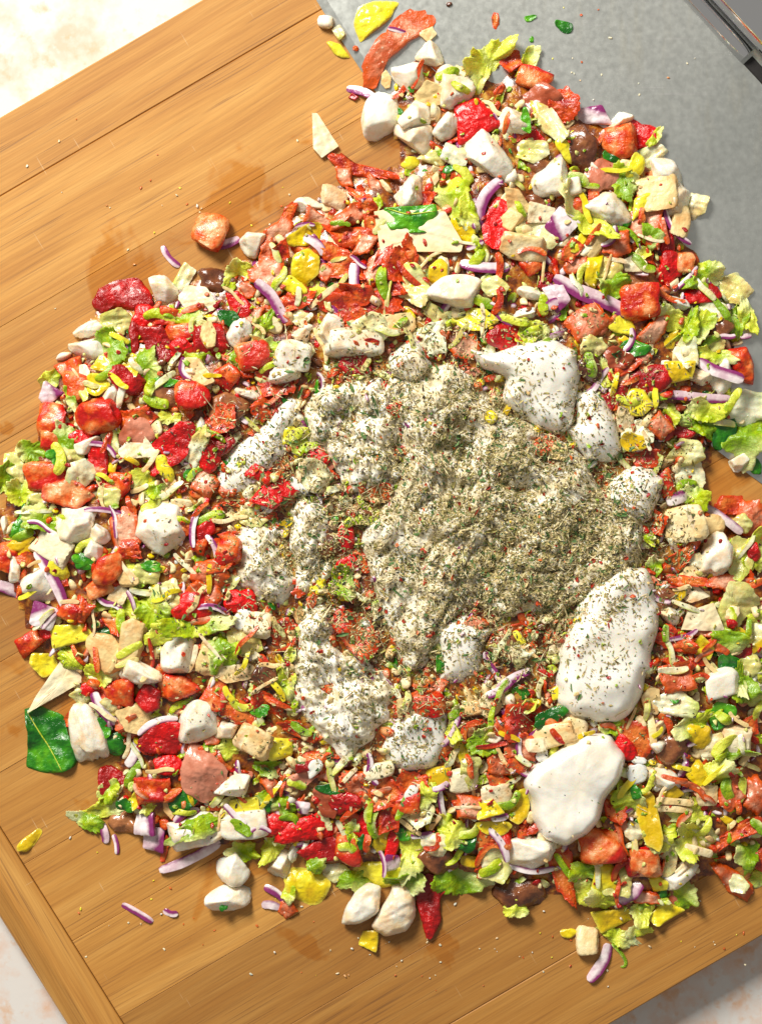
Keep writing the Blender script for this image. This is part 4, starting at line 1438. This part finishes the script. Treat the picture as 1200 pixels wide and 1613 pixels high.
REST = [i for i in ITEMS if i['flag'] != '^' and i not in FIRST]
low_ = [i for i in REST if i['flag'] != '+']; high_ = [i for i in REST if i['flag'] == '+']
for it in sorted(low_, key=lambda i: i['ord']): build(it)
for it in slivers(300): build(it)
for di in range(8, 13): pour(di)
for it in sorted(high_, key=lambda i: i['ord']): build(it)
for it in [i for i in ITEMS if i['flag'] == '^']: build(it)
# small spatters of dressing round the big dollops
r = np.random.default_rng(66); k_ = 0
while k_ < 9:
    x, y = r.uniform(330, 1080), r.uniform(500, 1260)
    dd = min(edge_dist(np.array([[x, y]]), q)[0] for q in DP)
    if in_dressing(x, y) or dd > 34 or dd < 6: continue
    k_ += 1; L = r.uniform(20, 40)
    V, F, mx = solid(L, L * r.uniform(.4, .8), r.uniform(3.5, 5), r, 3, 'round', 8, .16, .05, dents=4)
    V = rotz(V, r.uniform(0, 360))
    X, Y, z0, Vw = drop('DR', x, y, V, F, mx, 45, r)
    ob = link('dressing_spatter', to_mesh('dressing_spatter', Vw - np.array([X, Y, z0]), F, [M['DR']]), loc=wpos(X, Y, z0))
    PIECES.append(dict(o=ob, kind='DS', x=x, y=y, L=50, W=40, own=None, ref=None))
# ------------------------------------------------------------------ fine crumbs and shreds lying over the pieces (stuff)
BV, BF, BM, BX = [], [], [], []; boff = 0
r = np.random.default_rng(515)
cand = GP[(MOUND.ravel() > 9)]
for P in cand[r.integers(0, len(cand), 700)]:
    if inside(P[None], DRESS[-1][3])[0]: continue
    k = ['LR', 'PV', 'SA', 'LT', 'LR', 'YP', 'RP', 'LT', 'ON', 'SP', 'SA', 'LT'][r.integers(0, 12)]
    V, F, mx = pool[k][r.integers(0, 5)]
    V = rotz(tilt(V * r.uniform(.22, .6), r.normal() * 22, r.normal() * 22), r.uniform(0, 360))
    z = float(np.median(hget(V[:, 0] + P[0], V[:, 1] + P[1])))
    V = V + np.array([P[0], P[1], z + 1.0])
    add_bulk(V, F, MATKEY[k], mx)
V = np.vstack(BV); RAYV.append(V.copy()); RAYF.append(np.vstack(BF) + rayoff); rayoff += len(V)
V[:, 0] -= 600; V[:, 1] -= 806.5
link('fine_crumbs', to_mesh('fine_crumbs', V, np.vstack(BF), [M[k] for k in M_ORDER], np.concatenate(BM), np.concatenate(BX)), kind='stuff', label='fine shreds and crumbs scattered over the salad pieces', category='crumbs')
# ------------------------------------------------------------------ dried herbs, pepper and chilli flakes (stuff)
RV = np.vstack(RAYV); RF = np.vstack(RAYF)
cen = RV[RF[:, 0]]
sel = (cen[:, 0] > 220) & (cen[:, 0] < 1120) & (cen[:, 1] > 440) & (cen[:, 1] < 1380)
RF = RF[sel]
used, inv = np.unique(RF.ravel(), return_inverse=True)
bvh = BVHTree.FromPolygons([tuple(v) for v in RV[used].tolist()], inv.reshape(-1, 3).tolist())
def dens(P):
    """herbs per cell: thick where they were poured, thinning outwards"""
    def g(x, y, sx, sy, rot=0):
        c, s = math.cos(rot), math.sin(rot); dx, dy = P[:, 0] - x, P[:, 1] - y
        u, v = (c * dx + s * dy) / sx, (-s * dx + c * dy) / sy
        return np.exp(-(u * u + v * v) / 2)
    d = 2.2 * g(870, 890, 85, 60, -.3) + 1.2 * g(800, 810, 125, 110) + .6 * g(700, 640, 80, 55) + .55 * g(560, 690, 65, 75)
    d += .75 * g(485, 875, 60, 60) + .5 * g(560, 1040, 75, 70) + .28 * g(400, 730, 45, 45) + .13 * g(700, 850, 220, 210) + .035 * g(640, 830, 330, 330)
    d += .07 * g(950, 980, 60, 70) + .06 * g(840, 600, 60, 50) + .2 * g(650, 1160, 60, 45) + .25 * g(740, 1020, 50, 45)
    for q_ in (8, 11): d[inside(P, DRESS[q_][3])] *= .5
    clean = inside(P, DRESS[-1][3]); d[clean] = .004
    d *= 1 + .55 * sn(P, .06, np.random.default_rng(7), 7) + .4 * sn(P, .16, np.random.default_rng(8), 7)
    return np.clip(d, 0, 2.2)
def scatter(nc, power=1.0, seed=1):
    r = np.random.default_rng(seed); P = np.c_[r.uniform(240, 1100, nc), r.uniform(480, 1330, nc)]
    return P[r.uniform(0, 2.2, nc) < dens(P) ** power]
down = Vector((0, 0, -1))
def flakes(name, label, P, types, tp, lsz, wsz, seed, lift=.5, tiltv=.35):
    r = np.random.default_rng(seed)
    loc, nor = [], []
    for x, y in P:
        x, y = pc(x, y, 75)
        h = bvh.ray_cast(Vector((x, y, 400)), down)
        if h[0] is None: continue
        nn = h[1] if h[1].z > 0 else -h[1]
        loc.append(h[0][:]); nor.append(nn[:])
    loc = np.array(loc); nor = np.array(nor); n = len(loc)
    nor = nor + r.normal(size=(n, 3)) * tiltv; nor[:, 2] = np.abs(nor[:, 2]) + .25; nor /= np.linalg.norm(nor, axis=1)[:, None]
    a = r.uniform(0, 6.283, n); t = np.c_[np.cos(a), np.sin(a), np.zeros(n)]
    t -= nor * np.sum(t * nor, 1)[:, None]; t /= np.linalg.norm(t, axis=1)[:, None]; b = np.cross(nor, t)
    ty = r.choice(len(types), n, p=np.array(tp) / np.sum(tp))
    l = r.lognormal(0, .55, n) * lsz; wd = r.lognormal(0, .35, n) * wsz
    # straw coloured and dark bits are thinner
    thin = np.isin(ty, [i for i, k in enumerate(types) if k in ('H5',)]); l[thin] *= 1.9; wd[thin] *= .55
    c = loc + nor * (lift + r.uniform(0, .8, n))[:, None]
    sk = r.uniform(-.35, .35, n)
    cup = r.uniform(-.35, .5, n) * wd
    def pt(u, v, q): return c + t * (l * u)[:, None] + b * (wd * v)[:, None] + nor * (cup * q)[:, None]
    V = np.stack([pt(-.5, sk, 0), pt(-.15, .5, 1), pt(.3, .42, 1), pt(.5, -sk * .6, 0), pt(.2, -.5, 1), pt(-.25, -.45, 1), pt(.02, .0, -.4)], 1).reshape(-1, 3)
    base = (np.arange(n) * 7)[:, None]
    F = np.concatenate([base + np.array([[6, i, (i + 1) % 6]]) for i in range(6)], 1).reshape(-1, 3)
    mi = np.repeat(ty, 6)
    V[:, 0] -= 600; V[:, 1] -= 806.5
    return link(name, to_mesh(name, V, F, [M[k] for k in types], mi, smooth=False), kind='stuff', label=label, category='herbs')
flakes('herb_flakes', 'dried oregano and thyme flakes thickly sprinkled over the dressing', scatter(190000, 1.0, 21), ['H1', 'H2', 'H3', 'H4', 'H5', 'H8'], [28, 22, 7, 11, 16, 20], 4.5, 2.2, 31, tiltv=.6)
flakes('pepper_specks', 'fine black pepper specks over the dressing', scatter(30000, .6, 22), ['H3', 'H1', 'H8'], [50, 25, 25], 2.1, 1.7, 32)
flakes('green_herb_leaves', 'larger dried green leaves scattered on the dressing', scatter(2400, .8, 23), ['H4', 'H4', 'H8'], [60, 20, 20], 10.0, 4.4, 33, tiltv=.3)
flakes('herb_stalks', 'thin straw coloured herb stalks on the dressing', scatter(1500, .8, 24), ['H5', 'H2'], [70, 30], 11.0, 2.0, 34)
flakes('chilli_flakes', 'dark red chilli flakes scattered through the herbs', scatter(1500, .8, 25), ['H6', 'H6', 'H7'], [60, 20, 20], 6.0, 4.6, 35)

# crumbs strewn on the bare wood and steel
r = np.random.default_rng(77); V_, F_, MI_, X_ = [], [], [], []; off = 0
for (x, y) in np.vstack([np.c_[r.normal(330, 130, 40), r.normal(330, 90, 40)], np.c_[r.normal(300, 150, 30), r.normal(1440, 60, 30)], np.c_[r.normal(850, 220, 45), r.normal(1500, 40, 45)], np.c_[r.normal(900, 90, 30), r.normal(110, 40, 30)], np.c_[r.uniform(540, 700, 15), r.uniform(1460, 1540, 15)]]):
    if hget(x, y) > 7.6 or x < 5 or y < 5: continue
    k = ['PV', 'MZ', 'TM', 'SA', 'LR', 'YP'][r.integers(0, 6)]
    V, F, mx = pool[k][r.integers(0, 5)]; V = rotz(V * r.uniform(.10, .26), r.uniform(0, 360)) * np.array([1, 1, .7])
    V = V + np.array([x, y, float(hget(x, y)) + .4 - V[:, 2].min()])
    V_.append(V); F_.append(F + off); MI_.append(np.full(len(F), MI[MATKEY[k]])); X_.append(mx); off += len(V)
V = np.vstack(V_); V[:, 0] -= 600; V[:, 1] -= 806.5
link('crumbs', to_mesh('crumbs', V, np.vstack(F_), [M[k] for k in M_ORDER], np.concatenate(MI_), np.concatenate(X_)), kind='stuff', label='tiny crumbs strewn over the board and the blade', category='crumbs')

# midrib of the big basil leaf and of the leaf on the slab
for p in PIECES:
    if p['ref'] in ('the big basil leaf', 'the basil on the slab'):
        ob = p['o']; me = ob.data
        a = [(44, 1120), (62, 1150), (84, 1185), (100, 1214)] if 'big' in p['ref'] else [(608, 335), (640, 345), (684, 340)]
        pts = []
        vv = np.array([v.co[:] for v in me.vertices]) / S
        ox, oy = ob.location[0] / S, ob.location[1] / S
        V, F, mx, c = strip(np.array(a, float), 1.8, 1.4, np.random.default_rng(3), taper=.5, n=24, k=8)
        lx, ly = V[:, 0] + c[0] - 600 - ox, -(V[:, 1] + c[1] - 806.5) - oy
        near = np.argmin((vv[None, :, 0] - lx[:, None]) ** 2 + (vv[None, :, 1] - ly[:, None]) ** 2, axis=1)
        top = np.array([vv[(np.abs(vv[:, 0] - vv[i, 0]) < 4) & (np.abs(vv[:, 1] - vv[i, 1]) < 4), 2].max() for i in near])
        link('midrib', to_mesh('midrib', np.c_[lx, -ly, top + V[:, 2] * .6 + .2], F, [M['LT']], None, mx * 0 + .2), ob)

# ------------------------------------------------------------------ labels: each piece is told apart by its look and by what lies next to it
LM = [p for p in PIECES if p['own']]
DC = [(np.mean(d[3], 0), 'the ' + d[4].replace(' of dressing without herbs', '')) for d in DRESS]
seen = set()
def dirword(dx, dy):
    a = math.degrees(math.atan2(dy, dx)) % 360
    return ['right of', 'below and right of', 'below', 'below and left of', 'left of', 'above and left of', 'above', 'above and right of'][int(((a + 22.5) % 360) // 45)]
def sizeword(p):
    asp = p['L'] / max(p['W'], 1)
    if p['kind'] in ('ON', 'TH'): return 'long' if p['L'] > 55 else 'short' if p['L'] < 36 else ''
    if asp > 2.1: return 'long narrow' if p['L'] > 45 else 'narrow'
    a = p['L'] * p['W']
    return 'large' if a > 3600 else 'small' if a < 1300 else ''
for p in PIECES:
    ob = p['o']; ob['category'] = KIND[p['kind']][1]; ob['group'] = KIND[p['kind']][3]
    if p['own']:
        ob['label'] = p['own']; seen.add(p['own'])
cnt = {}
for p in PIECES:
    if p['own']: continue
    base = (sizeword(p) + ' ' + KIND[p['kind']][2]).strip()
    near = sorted(LM, key=lambda q: (q['x'] - p['x']) ** 2 + (q['y'] - p['y']) ** 2)
    neigh = sorted([q for q in PIECES if q is not p and not q['own'] and q['kind'] != p['kind']], key=lambda q: (q['x'] - p['x']) ** 2 + (q['y'] - p['y']) ** 2)[:6]
    cands = []
    for q in near[:3]:
        d = math.hypot(q['x'] - p['x'], q['y'] - p['y'])
        cands.append(f"{base} {'touching, ' if d < 40 else ''}{dirword(p['x'] - q['x'], p['y'] - q['y'])} {q['ref']}")
    for nb_ in neigh:
        q = near[0]
        cands.append(f"{base} by a {KIND[nb_['kind']][2].split()[-2]} {KIND[nb_['kind']][2].split()[-1]}, {dirword(p['x'] - q['x'], p['y'] - q['y'])} {q['ref']}")
    for c in cands:
        c = c.replace('touching, ', 'just ')
        if c not in seen and len(c.split()) <= 16: break
    else:
        c = base + ' among other pieces ' + dirword(p['x'] - near[3]['x'], p['y'] - near[3]['y']) + ' ' + near[3]['ref']
    p['o']['label'] = c; seen.add(c)
